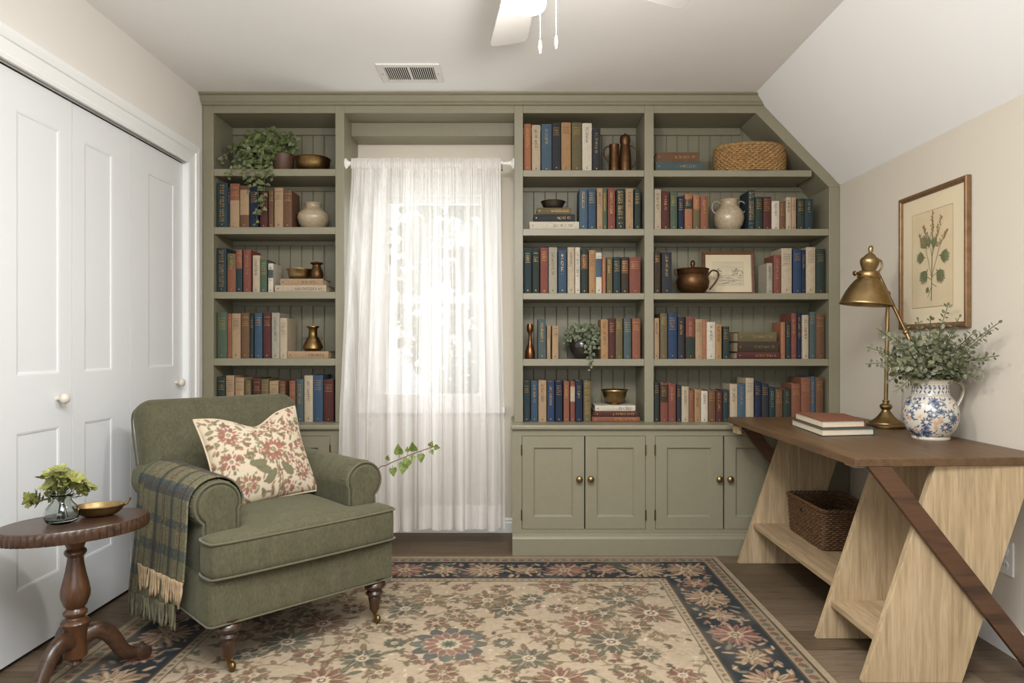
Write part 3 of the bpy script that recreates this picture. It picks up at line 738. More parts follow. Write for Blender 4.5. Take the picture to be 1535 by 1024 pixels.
def make_book(label, col, loc, w, h, dp, seed, group, flat=False, band=None, style=None, ink=None, rz=0):
    r = random.Random(seed)
    t = thing('book', label, 'book', loc, rz, group)
    yb = min(.0045, w * .12) if not flat else min(.004, w * .1)
    bt = .0028; n = 8
    outer = [(-w / 2, dp), (-w / 2, .005)] + [(-w / 2 + w * i / n, -yb * (1 - (2 * i / n - 1) ** 2)) for i in range(n + 1)] + [(w / 2, .005), (w / 2, dp)]
    inner = [(w / 2 - bt, dp), (w / 2 - bt, .007), (-w / 2 + bt, .007), (-w / 2 + bt, dp)]
    cv = MB().prism(outer + inner, 'z', 0, h); pg = MB().box(-w / 2 + bt, w / 2 - bt, .004, dp - .004, .003, h - .0035)
    sp, so = MB(), MB(); st = style if style is not None else r.choice([0, 1, 1, 0, 2]); spine_marks(sp, so, w, h, yb, st, r)
    parts = [('cover', cv, BM[col]), ('page_block', pg, M['paper']), ('spine_lettering', sp, M[ink or ('gilt' if col in DARKC else 'ink')]), ('spine_ornament', so, M[ink or ('gilt' if col in DARKC else 'ink')])]
    if band:
        bnd = MB(); z0, z1 = h * band[1], h * band[2]; k = 10
        bnd.grid(lambda u, v: Vector(((u - .5) * w * .998, -yb * (1 - (2 * u - 1) ** 2) - .0004, z0 + (z1 - z0) * v)), k, 1)
        parts.insert(2, ('title_label', bnd, BM[band[0]]))
    for nm, mb, mt in parts:
        if flat: swap(mb, w)
        o = mb.build(nm, mt, t, smooth=30 if nm == 'cover' else None)
        if nm == 'title_label': o['label'] = '%s title panel on the spine' % COL[band[0]][1]
    return t
BOOKS = {
'L2': ('second shelf of the left bookcase', 'bz340.3', '325.2 341.3 274.3 teal *3;341.8 344.8 281 navy;345 359 275.5 rust b=tan,.02,.62;360 373.3 278.6 brown b=tan,.3,.9;374.6 386.7 280.5 navy *0;389.8 401 288 maroon;402.8 410 285 brown;411.5 424.4 282 tan *2;425 437.4 285.8 brown *2'),
'L3': ('third shelf of the left bookcase', 'bz437.6', '325.2 339.3 371.9 teal *3;341 353.3 380.3 rust b=olive,.62,.98;354 363 373.8 teal b=rust,.55,.99;364.8 376 374.7 red *1;379 389.5 383 cream *1;389.8 400 389 green *0;402.2 409.6 395 ivory b=greyteal,.5,.78'),
'L4': ('fourth shelf of the left bookcase', 'bz537.5', '325.7 340.3 468 green *0;341 347 470 rust *0;347.7 360.7 470 tan *0;362 373.5 469.3 brown *2;374.6 380 473.6 dgreen *0;381.7 393 469.3 blue *0;394.7 406 468.7 maroon *2;407.4 419 469 grey *1;419.7 430.4 477 cream *0'),
'L5': ('bottom shelf of the left bookcase', 'CT', '325.7 337.6 565 dgreen *2;339 351 563 tan *0;352.7 365.4 566.3 tan *2;367.5 376 570 olive *0;379.5 390.7 567 maroon *2;391.6 402.8 568.4 olive *0;404 417.3 571.2 tan;418.9 427.5 571.2 brown;433.7 443 570.9 rust *0;444.5 455 568.8 greyteal *1;456.4 469 563 cream *1;470 483.9 562.6 blue *0;485.3 500 568.8 maroon *0'),
'M1': ('top shelf of the middle bay', 'bz255', '785.6 795.8 186 orange *1;797.3 810 187.8 cream *1;811.6 826.8 186.3 steel *1;827.7 840.3 184.4 charcoal *0;841.5 855.5 184 ochre *0;857 871.6 184 olive *0;872.8 887 185 ivory *1;888.3 900 192.5 charcoal *1'),
'M2': ('second shelf of the middle bay', 'bz343', '868.5 880.5 283 steel *1;881.7 892.9 283.4 blue *0;894.9 903.5 282.4 tan *1;904 909.6 283 green b=olive,.55,.9;911.2 922 282 red *1;924.2 936.2 283.6 dgreen *3;937.8 949 283 tan *1;951.4 960 283 dgreen *0'),
'M3': ('third shelf of the middle bay', 'bz439.5', '785.6 796.7 373 teal *0;798 808.2 373.4 dgreen *2;810 821.5 371.3 red *0;822.7 835 370.9 grey *1;837 849 375 blue *1;850.8 861.3 370.9 cream *1;862.3 869.4 370.9 ivory *1;871 880.9 374 dgreen b=brown,.55,.88;883 892.6 375.2 ochre *0;893.3 901.9 379 ivory b=steel,.4,.85;902.8 908 386.8 orange *0;909.6 917.8 385.5 olive *1;919.6 930 385.5 teal *0;931.6 941.8 385.5 umber b=brown,.55,.9;943.6 960 385.3 red *0'),
'M4': ('fourth shelf of the middle bay', 'bz538.3', '806.6 818.4 478.6 greyteal *1;819.9 825.2 488.5 tan *0;827.7 837 488.3 tan *2;900.7 911.5 478.9 ochre *1;912.4 922 477.4 maroon *0;923 933.2 477 olive *0;935 945.9 477 greyteal *0;947.7 959.7 477.6 rust *2'),
'M5': ('bottom shelf of the middle bay', 'CT', '784.9 793.9 571.8 teal *0;796 806.2 571.8 blue *1;807.2 819 570.5 tan *1;820.2 831 572 royal *1;832.6 843 572 navy *0;845 853.3 571.8 rust *1;854.9 861.7 571.8 red b=cream,.5,.87;862.7 873 571 navy *1;874.7 885.8 571 olive *3'),
'R2': ('second shelf of the right bay', 'bz343', '980.8 991 284 cream *1;992.2 1003.3 288.2 maroon *1;1004.7 1015 287.8 green *0;1017 1025.3 294.3 navy *0;1026.5 1037.6 291.2 orange b=dgreen,.58,.86;1039 1049 292.6 orange b=olive,.03,.6;1050.2 1061.3 294.3 rust *1;1122 1131.3 285.5 teal *3;1132.5 1142.7 295.2 dgreen *0;1144 1155.8 295.2 maroon *0;1156.8 1168.3 301.7 ivory *1;1169 1177 301.7 brown *0;1178.3 1185.8 296 cream *1;1186.5 1193.2 296 tan *1;1195 1205.5 297.9 dgreen *0;1206.4 1218.7 297.9 teal *1'),
'R3': ('third shelf of the right bay', 'bz439.5', '980.8 990 377.3 umber *0;992.2 1006.8 378.2 charcoal *1;1149.3 1158 394.6 grey *1;1159.8 1170.4 382.6 red *1;1171.3 1186.7 372.4 cream *0;1188.8 1201 374 royal *0;1202 1207.3 374.5 navy;1208.2 1222 370.8 cream *0;1223.5 1236.3 373.4 dgreen *0'),
'R4': ('fourth shelf of the right bay', 'bz538.3', '980.8 988 477 tan *1;989.7 1000 469.7 olive *0;1001.5 1014.7 469.3 royal *0;1016.5 1026 475 charcoal *1;1028.2 1041.4 475 red b=dgreen,.02,.52;1042.5 1052.9 478.8 tan *0;1053.4 1058.7 479.3 orange;1059.5 1071.9 482.9 ivory *1;1072.4 1081.5 485.9 ochre *1;1083.8 1093.3 489.6 dgreen *0;1170.4 1177 482.9 orange *1;1178.6 1184.8 482.5 teal *0;1186.2 1194 469.7 red *1;1195 1201.5 469 navy *1;1202.6 1212 472.3 cream *1;1213.5 1222.8 467.9 greyteal *0;1223.3 1235.5 470.6 brown *2'),
'R5': ('bottom shelf of the right bay', 'CT', '980.8 988 571.2 dgreen *0;990 1001 574.3 red b=umber,.5,.95;1002 1013 574.7 red *1;1014.7 1021.4 577.9 charcoal *0;1022 1032.3 579.6 cream *1;1032.8 1039.9 584.6 rust *0;1041 1049.9 584 ochre *1;1050.8 1060.8 586.3 ivory *1;1061.7 1072.2 585 brown *0;1073.3 1082.8 585.8 maroon *1;1083.8 1092 585 teal *1;1094.2 1105.3 576 cream *1;1106 1117.2 575.2 steel *1;1118 1129.6 566.8 cream *0;1131.3 1140.8 572.6 navy *0;1141.9 1152 575.8 charcoal *0;1153.3 1162 581 teal *1;1162.8 1173 583.5 brown *0;1174.2 1185.3 583 dgreen *1;1186.2 1199.4 575.2 rust *2;1200.6 1214.7 566 rust *0;1215.6 1221.7 564.7 steel *1;1222.8 1234 565.5 brown *0'),
}
ORD = ['first', 'second', 'third', 'fourth', 'fifth', 'sixth', 'seventh', 'eighth', 'ninth', 'tenth', 'eleventh', 'twelfth', 'thirteenth', 'fourteenth', 'fifteenth', 'sixteenth', 'seventeenth', 'eighteenth', 'nineteenth', 'twentieth', 'twenty-first', 'twenty-second', 'twenty-third']
LABELS = set()
def lookword(w, h, col, band, st):
    if band: return '%s book with %s title panel' % (COL[col][1], COL[band[0]][1])
    a = 'slim ' if w < .026 else 'thick ' if w > .046 else ''
    return '%s%s book' % (a, COL[col][1])
brng = random.Random(3)
for key, (where, zz, data) in BOOKS.items():
    z0 = CT if zz == 'CT' else bz(float(zz[2:]))
    items = []
    for it in data.split(';'):
        p = it.split(); band = None; st = None
        for q in p[4:]:
            if q.startswith('b='): b = q[2:].split(','); band = (b[0], float(b[1]), float(b[2]))
            if q.startswith('*'): st = int(q[1:])
        items.append((float(p[0]), float(p[1]), float(p[2]), p[3], band, st))
    cols_ = [i[3] for i in items]
    for k, (x1, x2, top, col, band, st) in enumerate(items):
        ds = YF + brng.uniform(.022, .034)
        X1, X2 = PX(x1, ds), PX(x2, ds); w = X2 - X1; h = PZ(top, ds) - z0
        dp = min(.20, max(.13, h * .66)) * brng.uniform(.95, 1.03)
        dp = min(dp, YB - .02 - ds)
        lk = lookword(w, h, col, band, st)
        l = COL[cols_[k - 1]][1] if k else None; r_ = COL[cols_[k + 1]][1] if k < len(items) - 1 else None
        n_same = sum(1 for (a, b, c, d, e, f) in items if lookword(PX(b, ds) - PX(a, ds), 0, d, e, f) == lk)
        if cols_.count(col) == 1 and not band: lab = 'only %s on the %s' % (lk.replace('slim ', '').replace('thick ', '') + ' standing', where)
        elif k == 0: lab = '%s, leftmost of those standing on the %s' % (lk, where)
        elif k == len(items) - 1: lab = '%s, rightmost of those standing on the %s' % (lk, where)
        elif n_same == 1 and band: lab = '%s on the %s' % (lk, where)
        else: lab = '%s, %s from the left, %s' % (lk, ORD[k], where)
        if len(lab.split()) > 16: lab = lab.replace(' title panel', ' label').replace(' from the left,', ' from left,').replace('of those standing', 'standing').replace('on the ', 'on ').replace('of the ', 'of ')
        if lab in LABELS: lab += ' ' + ORD[k]
        LABELS.add(lab)
        make_book(lab, col, ((X1 + X2) / 2, ds, z0 + .0003), w, h, dp, hash((key, k)) % 9999 if False else 17 * k + len(where) * 31 + int(top * 7), 'books standing on the %s' % where, band=band, style=st)
# books lying flat: x1, x2, top y, bottom y, colour, depth, label
def flat_stack(rows, z0, ds, group, dp=.17):
    z = z0
    for i, (x1, x2, t_, col, ink, lab) in enumerate(rows):
        d = ds + .002 * i; zt_ = PZ(t_, d); th = max(.012, zt_ - z)
        make_book(lab, col, (PX((x1), d), d, z + .0003), th, PX(x2, d) - PX(x1, d), dp - .012 * i, 77 + i + int(x1), group, flat=True, style=1, ink=ink)
        z += th + .0004
    return z
zL3, zL4, zM2, zR1, zR4 = bz(437.6), bz(537.5), bz(343), bz(255), bz(538.3)
zs = flat_stack([(412.3, 489.4, 427.6, 'cream', 'ink', 'cream book lying flat at the bottom of the left bookcase stack'), (420, 484.5, 418, 'tan', 'ink', 'tan book lying flat under the small brass bowl and jar')], zL3, 3.74, 'books lying flat on the shelves'); TL3 = zs
TL4 = flat_stack([(431.6, 492.5, 526.8, 'tan', 'ink', 'single tan book lying flat under the brass pot, left bookcase')], zL4, 3.74, 'books lying flat on the shelves')
TM2 = flat_stack([(793.6, 867.9, 332.5, 'ivory', 'rust', 'long ivory book at the bottom of the stack under the pewter pan'), (799.8, 862, 321.4, 'charcoal', 'gilt', 'charcoal book in the middle of the stack under the pewter pan'), (804.8, 857, 311.5, 'olive', 'gilt', 'short olive book right under the pewter pan')] if False else [(793.6, 867.9, 332.5, 'ivory', 'ink', 'long ivory book at the bottom of the stack under the pewter pan'), (799.8, 862, 321.4, 'charcoal', 'gilt', 'charcoal book in the middle of the stack under the pewter pan'), (804.8, 857, 311.5, 'olive', 'gilt', 'short olive book right under the pewter pan')], zM2, 3.74, 'books lying flat on the shelves')
TM5 = flat_stack([(887.9, 959, 625.2, 'rust', 'gilt', 'rust book lying flat at the bottom of the stack under the brass bowl'), (890.5, 955.8, 616.5, 'maroon', 'gilt', 'maroon book lying flat in the middle under the brass bowl'), (892, 952.3, 608, 'ivory', 'ink', 'ivory book lying flat on top, right under the brass bowl')], CT, 3.735, 'books lying flat on the shelves', dp=.2)
flat_stack([(982.8, 1052, 242.6, 'greyteal', 'gilt', 'grey teal book lying flat beside the round basket'), (984.5, 1048.5, 228.5, 'brown', 'gilt', 'brown ribbed book lying flat on the grey teal one, top shelf')], zR1, 3.74, 'books lying flat on the shelves')
flat_stack([(1105, 1170, 528, 'maroon', 'gilt', 'maroon book at the bottom of the dark stack, right bay'), (1106, 1167, 512.5, 'umber', 'gilt', 'dark brown thick book in the middle of the dark stack, right bay'), (1106.5, 1164, 497.8, 'olive', 'gilt', 'olive thick book on top of the dark stack, right bay')], zR4, 3.745, 'books lying flat on the shelves', dp=.19)

# ------------------------------------------------------------------ ornaments on the shelves
def scaled(prof, d, s=1.0):  # profile given in photo pixels (half width, height)
    return [(r * d / F * s, z * d / F * s) for r, z in prof]
def pot(name, label, cat, cx, z0, d, prof, mat, n=40, wall=None, part='body'):
    t = thing(name, label, cat, (PX(cx, d), d, z0 + .0004))
    MB().lathe(scaled(prof, d), (0, 0, 0), n, cap=False).build(part, mat, t, smooth=50)
    return t
dO = 3.82
# left bookcase
t = pot('bowl', 'wide hammered brass bowl on the top shelf beside the ivy', 'bowl', 469, bz(253), 3.84, [(0, 0), (16, 0), (21, 3), (24.5, 12), (25.5, 21), (26.5, 22), (26, 23), (24, 21.5), (21, 8), (15, 3), (0, 2.5)], M['brass_dark'])
pot('vase', 'round speckled stoneware vase with narrow neck, left bookcase', 'vase', 469.5, bz(340.3), 3.84, [(0, 0), (13, 0), (15, 1), (21, 10), (23.5, 18), (22, 25), (15, 31), (11.5, 34), (11, 37), (13, 40), (12.5, 41), (10, 39), (9, 34), (0, 30)], M['stone'])
pot('bowl', 'small brass bowl on two flat books, left bookcase', 'bowl', 448.5, TL3, 3.81, [(0, 0), (12, 0), (14, 1), (16, 6), (16.6, 13), (18.3, 14.5), (18.3, 16), (16.5, 15.5), (14, 5), (0, 2)], M['brass'])
pot('jar', 'small bronze flared jar on two flat books', 'jar', 474.8, TL3, 3.81, [(0, 0), (7.5, 0), (9, 2), (9.8, 8), (8.5, 14), (6.2, 19), (6, 22), (9.6, 24.5), (9.2, 25.6), (5, 25), (3, 27), (0, 27.5)], M['bronze'])
t = pot('pot', 'brass long-necked pot with small spout on one flat book', 'pot', 469.2, TL4, 3.82, [(0, 0), (11, 0), (12, 1.5), (14.8, 4), (14.5, 7), (12, 13), (10, 17), (9.6, 19), (6.5, 22), (6, 33), (9.2, 36), (9, 37.5), (5, 36), (0, 34)], M['brass_dark'])
s = 3.82 / F
MB().tube([(9 * s, 0, 15 * s), (12 * s, 0, 17 * s), (13.5 * s, 0, 20 * s)], [.006, .004, .003], 10).build('spout', M['brass_dark'], t, smooth=60)
def handle(m, pts, r, d, n=10, flat=.7):
    s = d / F; P = [Vector((x * s, 0, z * s)) for x, z in pts]; out = []
    for i in range(len(P) - 1):                   # Catmull-Rom
        p0, p1, p2, p3 = P[max(0, i - 1)], P[i], P[i + 1], P[min(len(P) - 1, i + 2)]
        for k in range(6):
            u = k / 6; out.append(.5 * ((2 * p1) + (p2 - p0) * u + (2 * p0 - 5 * p1 + 4 * p2 - p3) * u * u + (3 * p1 - p0 - 3 * p2 + p3) * u ** 3))
    out.append(P[-1]); m.tube(out, r, n, flat=flat); return m
# middle bay
t = pot('mug', 'tall brown copper mug with handle on its left', 'mug', 920.5, bz(255), 3.80, [(0, 0), (8, 0), (8.6, 1), (7.8, 10), (7, 30), (7.2, 40), (7.8, 43), (7, 43.6), (6.4, 40), (6, 8), (0, 4)], M['bronze'])
handle(MB(), [(-6, 40), (-11, 40.5), (-15, 34), (-14, 26), (-9, 19), (-7, 17)], .0055, 3.8).build('handle', M['bronze'], t, smooth=60)
t = pot('jug', 'tall brown copper jug with lid and handle on its right', 'jug', 937, bz(255), 3.81, [(0, 0), (8.4, 0), (9, 1.5), (9.4, 10), (8.6, 30), (7, 42), (6.6, 45), (7.6, 47), (7.8, 54), (6.6, 57.5), (3, 59), (1.6, 59.5), (1.2, 61), (0, 61.5)], M['bronze'])
handle(MB(), [(6.5, 42), (11, 42), (16.5, 36), (18.5, 28), (15.5, 17), (10, 9)], .0042, 3.81).build('handle', M['bronze'], t, smooth=60)
t = pot('pan', 'small pewter pan with side handle on a stack of books', 'pan', 829, TM2, 3.82, [(0, 0), (12, 0), (13, .6), (15.5, 6), (17.8, 11.5), (18.6, 12.6), (18, 13), (16.5, 11.5), (13, 2), (0, 1.5)], M['pewter'])
handle(MB(), [(16, 11.5), (20.5, 12.5), (20.5, 7), (15.5, 3)], .004, 3.82).build('handle', M['pewter'], t, smooth=60)
t = pot('bottle', 'copper bottle vase with long neck in the middle bay', 'bottle', 794.5, bz(538.3), 3.80, [(0, 0), (6.6, 0), (7.4, 2), (7.4, 10), (5.5, 17), (2.6, 23), (2.2, 34), (2.6, 38), (4.8, 42), (5, 47), (4, 52), (2.5, 50), (0, 46)], M['copper'])
pot('bowl', 'polished brass footed bowl on the stack of red books', 'bowl', 921.3, TM5, 3.82, [(0, 0), (9, 0), (10, .8), (9, 2), (14, 6), (17.3, 13), (18.2, 19), (20.3, 20.6), (20, 22), (17.6, 20.5), (15.5, 12), (9, 4.5), (0, 3.5)], M['brass'])
# right bay
t = pot('jar', 'round stoneware jar with two loop handles', 'jar', 1092.5, bz(343), 3.82, [(0, 0), (13, 0), (15, 1.5), (20.5, 10), (22.3, 20), (20.5, 29), (15, 36), (12.5, 39), (12.3, 43), (14.2, 46.5), (13.6, 47.6), (11.2, 44), (10.5, 39), (0, 36)], M['stone'], 48)
for sgn in (-1, 1): handle(MB(), [(sgn * 12.5, 42), (sgn * 18, 45.5), (sgn * 24, 42), (sgn * 25, 33), (sgn * 20.5, 27)], .0055, 3.82).build('handle', M['stone'], t, smooth=60)
t = pot('pot', 'hammered bronze lidded pot with side handle in front of a small picture', 'pot', 1038.5, bz(439.5), 3.80, [(0, 0), (14, 0), (16, 1), (22.5, 9), (24.3, 18), (22.5, 25.5), (21.3, 28.5), (22.8, 30), (23.2, 35.5), (24.5, 37), (23, 38), (13, 38.2), (5, 39.3), (0, 39.4)], M['bronze'], 48)
MB().lathe(scaled([(2.6, 39), (2.4, 41.5), (3.6, 44), (3.5, 48), (1.8, 50.5), (0, 51)], 3.8), (0, 0, 0), 16).build('lid_knob', M['bronze'], t, smooth=60)
handle(MB(), [(22, 27), (29, 35.5), (37.5, 33), (37.5, 24), (31, 14), (25, 7)], .0065, 3.8).build('handle', M['bronze'], t, smooth=60)
handle(MB(), [(-22, 36), (-27, 36.5), (-26, 30), (-22, 25)], .0055, 3.8).build('handle', M['bronze'], t, smooth=60)
# framed landscape leaning on the back of the right bay
d = 3.895; X0, X1, Z0, Z1 = PX(1054.3, d), PX(1132.5, d), bz(439.5) + .002, PZ(375.6, d)
t = thing('framed_picture', 'small brown framed pencil landscape standing on the right bay shelf', 'picture', ((X0 + X1) / 2, d, Z0)); W = X1 - X0; H = Z1 - Z0; fw = .019
TL = Matrix.Rotation(math.radians(-5), 4, 'X')
def framebars(w, h, fw, dep):
    m = MB(); 
    o = [(-w / 2, 0), (w / 2, 0), (w / 2, h), (-w / 2, h)]
    lev = [(0, dep), (0, .003), (.004, 0), (fw * .6, .001), (fw * .75, .005), (fw, .007), (fw, dep)]
    rg = [[(x + (1 if x < 0 else -1) * s, y, z + (1 if z < h / 2 else -1) * s) for x, z in o] for s, y in lev]
    vs = [p for r in rg for p in r]; fs = [(i * 4 + k, i * 4 + (k + 1) % 4, (i + 1) * 4 + (k + 1) % 4, (i + 1) * 4 + k) for i in range(len(lev) - 1) for k in range(4)]
    fs += [((len(lev) - 1) * 4 + k, (len(lev) - 1) * 4 + (k + 1) % 4, (k + 1) % 4, k) for k in range(4)]
    return m.add(vs, fs)
framebars(W, H, fw, .016).xf(TL).build('frame', M['frame_wood'], t)
MB().box(-W / 2 + fw - .002, W / 2 - fw + .002, .008, .013, fw - .002, H - fw + .002).xf(TL).build('mount', M['mat'], t)
w2, z2, z3 = W * .29, H * .22, H * .76
P_ = Paint(-w2, w2, z2, z3, .0012, '#cfc2a6'); r = random.Random(2)
for i in range(26): zz_ = z2 + (z3 - z2) * r.uniform(.62, .98); P_.line([(-w2 + r.uniform(0, w2), zz_), (r.uniform(0, w2), zz_ + .002)], .0016, '#c3b698')
for i in range(70):
    zz_ = z2 + (z3 - z2) * r.uniform(.05, .42); a = r.uniform(-w2, w2 * .8); P_.line([(a, zz_), (a + r.uniform(.01, .04), zz_ + r.uniform(-.002, .002))], .0018, r.choice(['#8d846f', '#a59b83', '#756e5c', '#b9ad92']))
for cx_, n_ in ((-w2 * .62, 40), (w2 * .45, 34), (w2 * .85, 16)):
    for i in range(n_):
        P_.leaf(cx_ + r.gauss(0, .009), z2 + (z3 - z2) * (.52 + r.uniform(-.08, .2)), .006, .004, r.uniform(0, 3), r.choice(['#6d6756', '#857d69', '#978d77']))
P_.line([(-w2, z2 + (z3 - z2) * .42), (w2, z2 + (z3 - z2) * .44)], .002, '#7d7562')
for a, b in (((-w2, z2), (w2, z2)), ((w2, z2), (w2, z3)), ((w2, z3), (-w2, z3)), ((-w2, z3), (-w2, z2))): P_.line([a, b], .002, '#9b8d70')
P_.mb(lambda x, y: TL @ Vector((x, .0072, y))).build('drawing', vcol('pencil landscape', .9), t, cols=P_.cols())

# woven baskets
def woven(path_fn, rows, z0, z1, r, nper, amp, m, seed=0):
    rr = random.Random(seed)
    for k in range(rows):
        z = z0 + (z1 - z0) * (k + .5) / rows; n = nper; pts = []; off = (k % 2) * PI; jit = rr.uniform(-.3, .3)
        for i in range(n):
            u = i / n; x, y, nx, ny = path_fn(u, z); a = amp * math.sin(u * n / 4 * 2 * PI * .5 + off) if False else amp * math.sin(2 * PI * u * (n // 6) + off + jit)
            pts.append((x + nx * a, y + ny * a, z + rr.uniform(-.0006, .0006)))
        m.tube(pts, r, 6, closed=True, up=(0, 0, 1))
    return m
d = 3.84; cx = 1123.5; Rb = 52.5 * d / F * .965; hb = .152
t = thing('basket', 'round tan wicker basket on the top shelf under the slope', 'basket', (PX(cx, d), d, bz(255)))
ry = .125
def oval(u, z):
    k = (1 + .035 * math.sin(PI * min(1, z / hb))) * (.965 + .035 * z / hb); a = 2 * PI * u
    return Rb * k * math.cos(a), ry * k * math.sin(a), math.cos(a), math.sin(a)
woven(oval, 13, .002, hb - .004, .0072, 216, .0052, MB(), 4).build('woven_wall', M['wicker'], t, smooth=180)
m = MB()
for o_ in (0, PI): m.tube([(Rb * 1.0 * math.cos(2 * PI * i / 240), ry * math.sin(2 * PI * i / 240), hb - .003 + .004 * math.sin(60 * 2 * PI * i / 240 + o_)) for i in range(240)], .0052, 6, closed=True)
m.build('braided_rim', M['wicker'], t, smooth=180)
MB().lathe([(0, .002), (Rb * .93, .002), (Rb * .93, .008), (0, .008)], (0, 0, 0), 40, sy=ry / Rb).build('base', M['wicker'], t)
t['label'] = 'round tan wicker basket on the top shelf under the slope'

# ------------------------------------------------------------------ potted ivies
def curve_pts(P, n=8):
    P = [Vector(p) for p in P]; out = []
    for i in range(len(P) - 1):
        p0, p1, p2, p3 = P[max(0, i - 1)], P[i], P[i + 1], P[min(len(P) - 1, i + 2)]
        for k in range(n):
            u = k / n; out.append(.5 * ((2 * p1) + (p2 - p0) * u + (2 * p0 - 5 * p1 + 4 * p2 - p3) * u * u + (3 * p1 - p0 - 3 * p2 + p3) * u ** 3))
    out.append(P[-1]); return out
def vine(leaves, stems, P, size, gap, shape, rr, rad=.0014, front=(0, -1, .3), taper=.5, width=1.0):
    pts = curve_pts(P); stems.tube(pts, rad, 5); acc = 0; tot = sum((b - a).length for a, b in zip(pts, pts[1:])); run = 0; side = 1
    for a, b in zip(pts, pts[1:]):
        L = (b - a).length; acc += L; run += L
        while acc > gap:
            acc -= gap; side = -side; tdir = (b - a).normalized(); sd = tdir.cross(Vector(front)).normalized() * side
            dr = (sd * .8 + tdir * rr.uniform(-.1, .7) + Vector((rr.uniform(-.4, .4), rr.uniform(-.5, .1), rr.uniform(-.6, .2))))
            sz = size * (1 - taper * run / tot) * rr.uniform(.75, 1.2); p = a + dr.normalized() * sz * .3
            stems.tube([a, p], rad * .6, 4)
            add_leaf(leaves, p, dr, Vector(front) + Vector((rr.uniform(-.7, .7), rr.uniform(-.3, .3), rr.uniform(-.3, .8))), sz, shape, rr.uniform(.05, .3), rr.uniform(0, .35), width)
def potted_ivy(label, cx, d, z0, potprof, potmat, vines, size, gap, seed, lm, fill, shape='ivy'):
    rr = random.Random(seed); base = Vector((PX(cx, d), d, z0))
    t = thing('potted_ivy', label, 'plant', base)
    MB().lathe(scaled(potprof, d), (0, 0, .0004), 36, cap=False).build('pot', potmat, t, smooth=50)
    zt_ = potprof[-1][1] * d / F; rp = potprof[-1][0] * d / F
    MB().lathe([(0, zt_ - .012), (rp * .95, zt_ - .012)], (0, 0, 0), 24, cap=False).build('soil', M['bark'], t)
    lv, st = MB(), MB(); s = d / F
    for v in vines:
        P = [Vector((0, 0, zt_ - .012))] + [Vector(((x - cx) * s + 0, dy, CAMZ - (y - 520) * (d + dy) / F - z0)) for x, y, dy in v]
        for p in P: pass
        vine(lv, st, P, size, gap, shape, rr)
    cxm, czm, rx_, rz_, dyr, n_ = fill
    for _ in range(n_):
        a, q = rr.uniform(0, 2 * PI), rr.random() ** .5
        x, y = cxm + rx_ * q * math.cos(a), czm - rz_ * q * math.sin(a); dy = rr.uniform(-dyr, dyr * .6) * math.sqrt(max(.05, 1 - q * q))
        p = Vector(((x - cx) * s, dy, CAMZ - (y - 520) * d / F - z0))
        add_leaf(lv, p, (rr.uniform(-1, 1), -.3, rr.uniform(-1.1, .1)), (rr.uniform(-.6, .6), -1, rr.uniform(0, .9)), size * rr.uniform(.7, 1.2), shape, rr.uniform(.05, .3), rr.uniform(0, .35))
        st.tube([p, Vector((p.x * .5, p.y * .5, max(.02, p.z * .6)))], .0009, 4)
    lv.build('foliage', lm, t); st.build('stems', M['stem'], t)
    return t
potted_ivy('trailing ivy in a brown clay pot spilling off the top left shelf', 424, 3.85, bz(253), [(0, 0), (11, 0), (13, 2), (16.5, 22), (18, 28), (17, 29), (15, 26)], M['brown_pot'],
 [[(408, 205, -.03), (395, 212, -.06), (385, 235, -.13), (385, 262, -.155), (392, 290, -.16)], [(410, 208, -.05), (398, 225, -.11), (398, 256, -.16), (404, 295, -.165), (400, 338, -.165)],
  [(415, 215, -.05), (408, 235, -.12), (412, 262, -.155), (411, 290, -.16), (408, 322, -.165)], [(405, 205, 0), (380, 208, -.04), (358, 222, -.08), (345, 245, -.13)], [(400, 205, 0), (375, 225, -.08), (365, 250, -.14), (358, 268, -.15)],
  [(430, 205, -.02), (440, 210, -.04), (450, 225, -.06)], [(412, 200, 0), (400, 195, 0), (396, 190, -.02)], [(432, 203, -.02), (445, 208, -.05), (451, 232, -.08)], [(395, 215, -.05), (378, 245, -.13), (383, 268, -.155)], [(420, 218, -.05), (415, 250, -.14), (424, 268, -.155)]],
 .040, .021, 8, M['ivy'], (398, 222, 44, 30, .10, 130))
potted_ivy('small ivy in a black glazed pot, middle bay of the bookcase', 872, 3.84, bz(538.3), [(0, 0), (10, 0), (11, 1), (17, 11), (18.5, 20), (16.5, 28), (14, 30), (12, 28)], M['black_pot'],
 [[(862, 500, -.03), (850, 505, -.05), (845, 520, -.06)], [(882, 500, -.03), (895, 503, -.06), (898, 528, -.08)], [(878, 505, -.06), (884, 520, -.10), (882, 545, -.125), (881, 554, -.125)], [(868, 495, 0), (858, 490, -.02), (850, 500, -.04)], [(880, 495, -.02), (892, 492, -.05), (902, 510, -.09)], [(876, 506, -.07), (879, 530, -.12), (884, 548, -.125)]],
 .030, .017, 12, M['ivy2'], (874, 503, 27, 19, .075, 120), 'ivy')
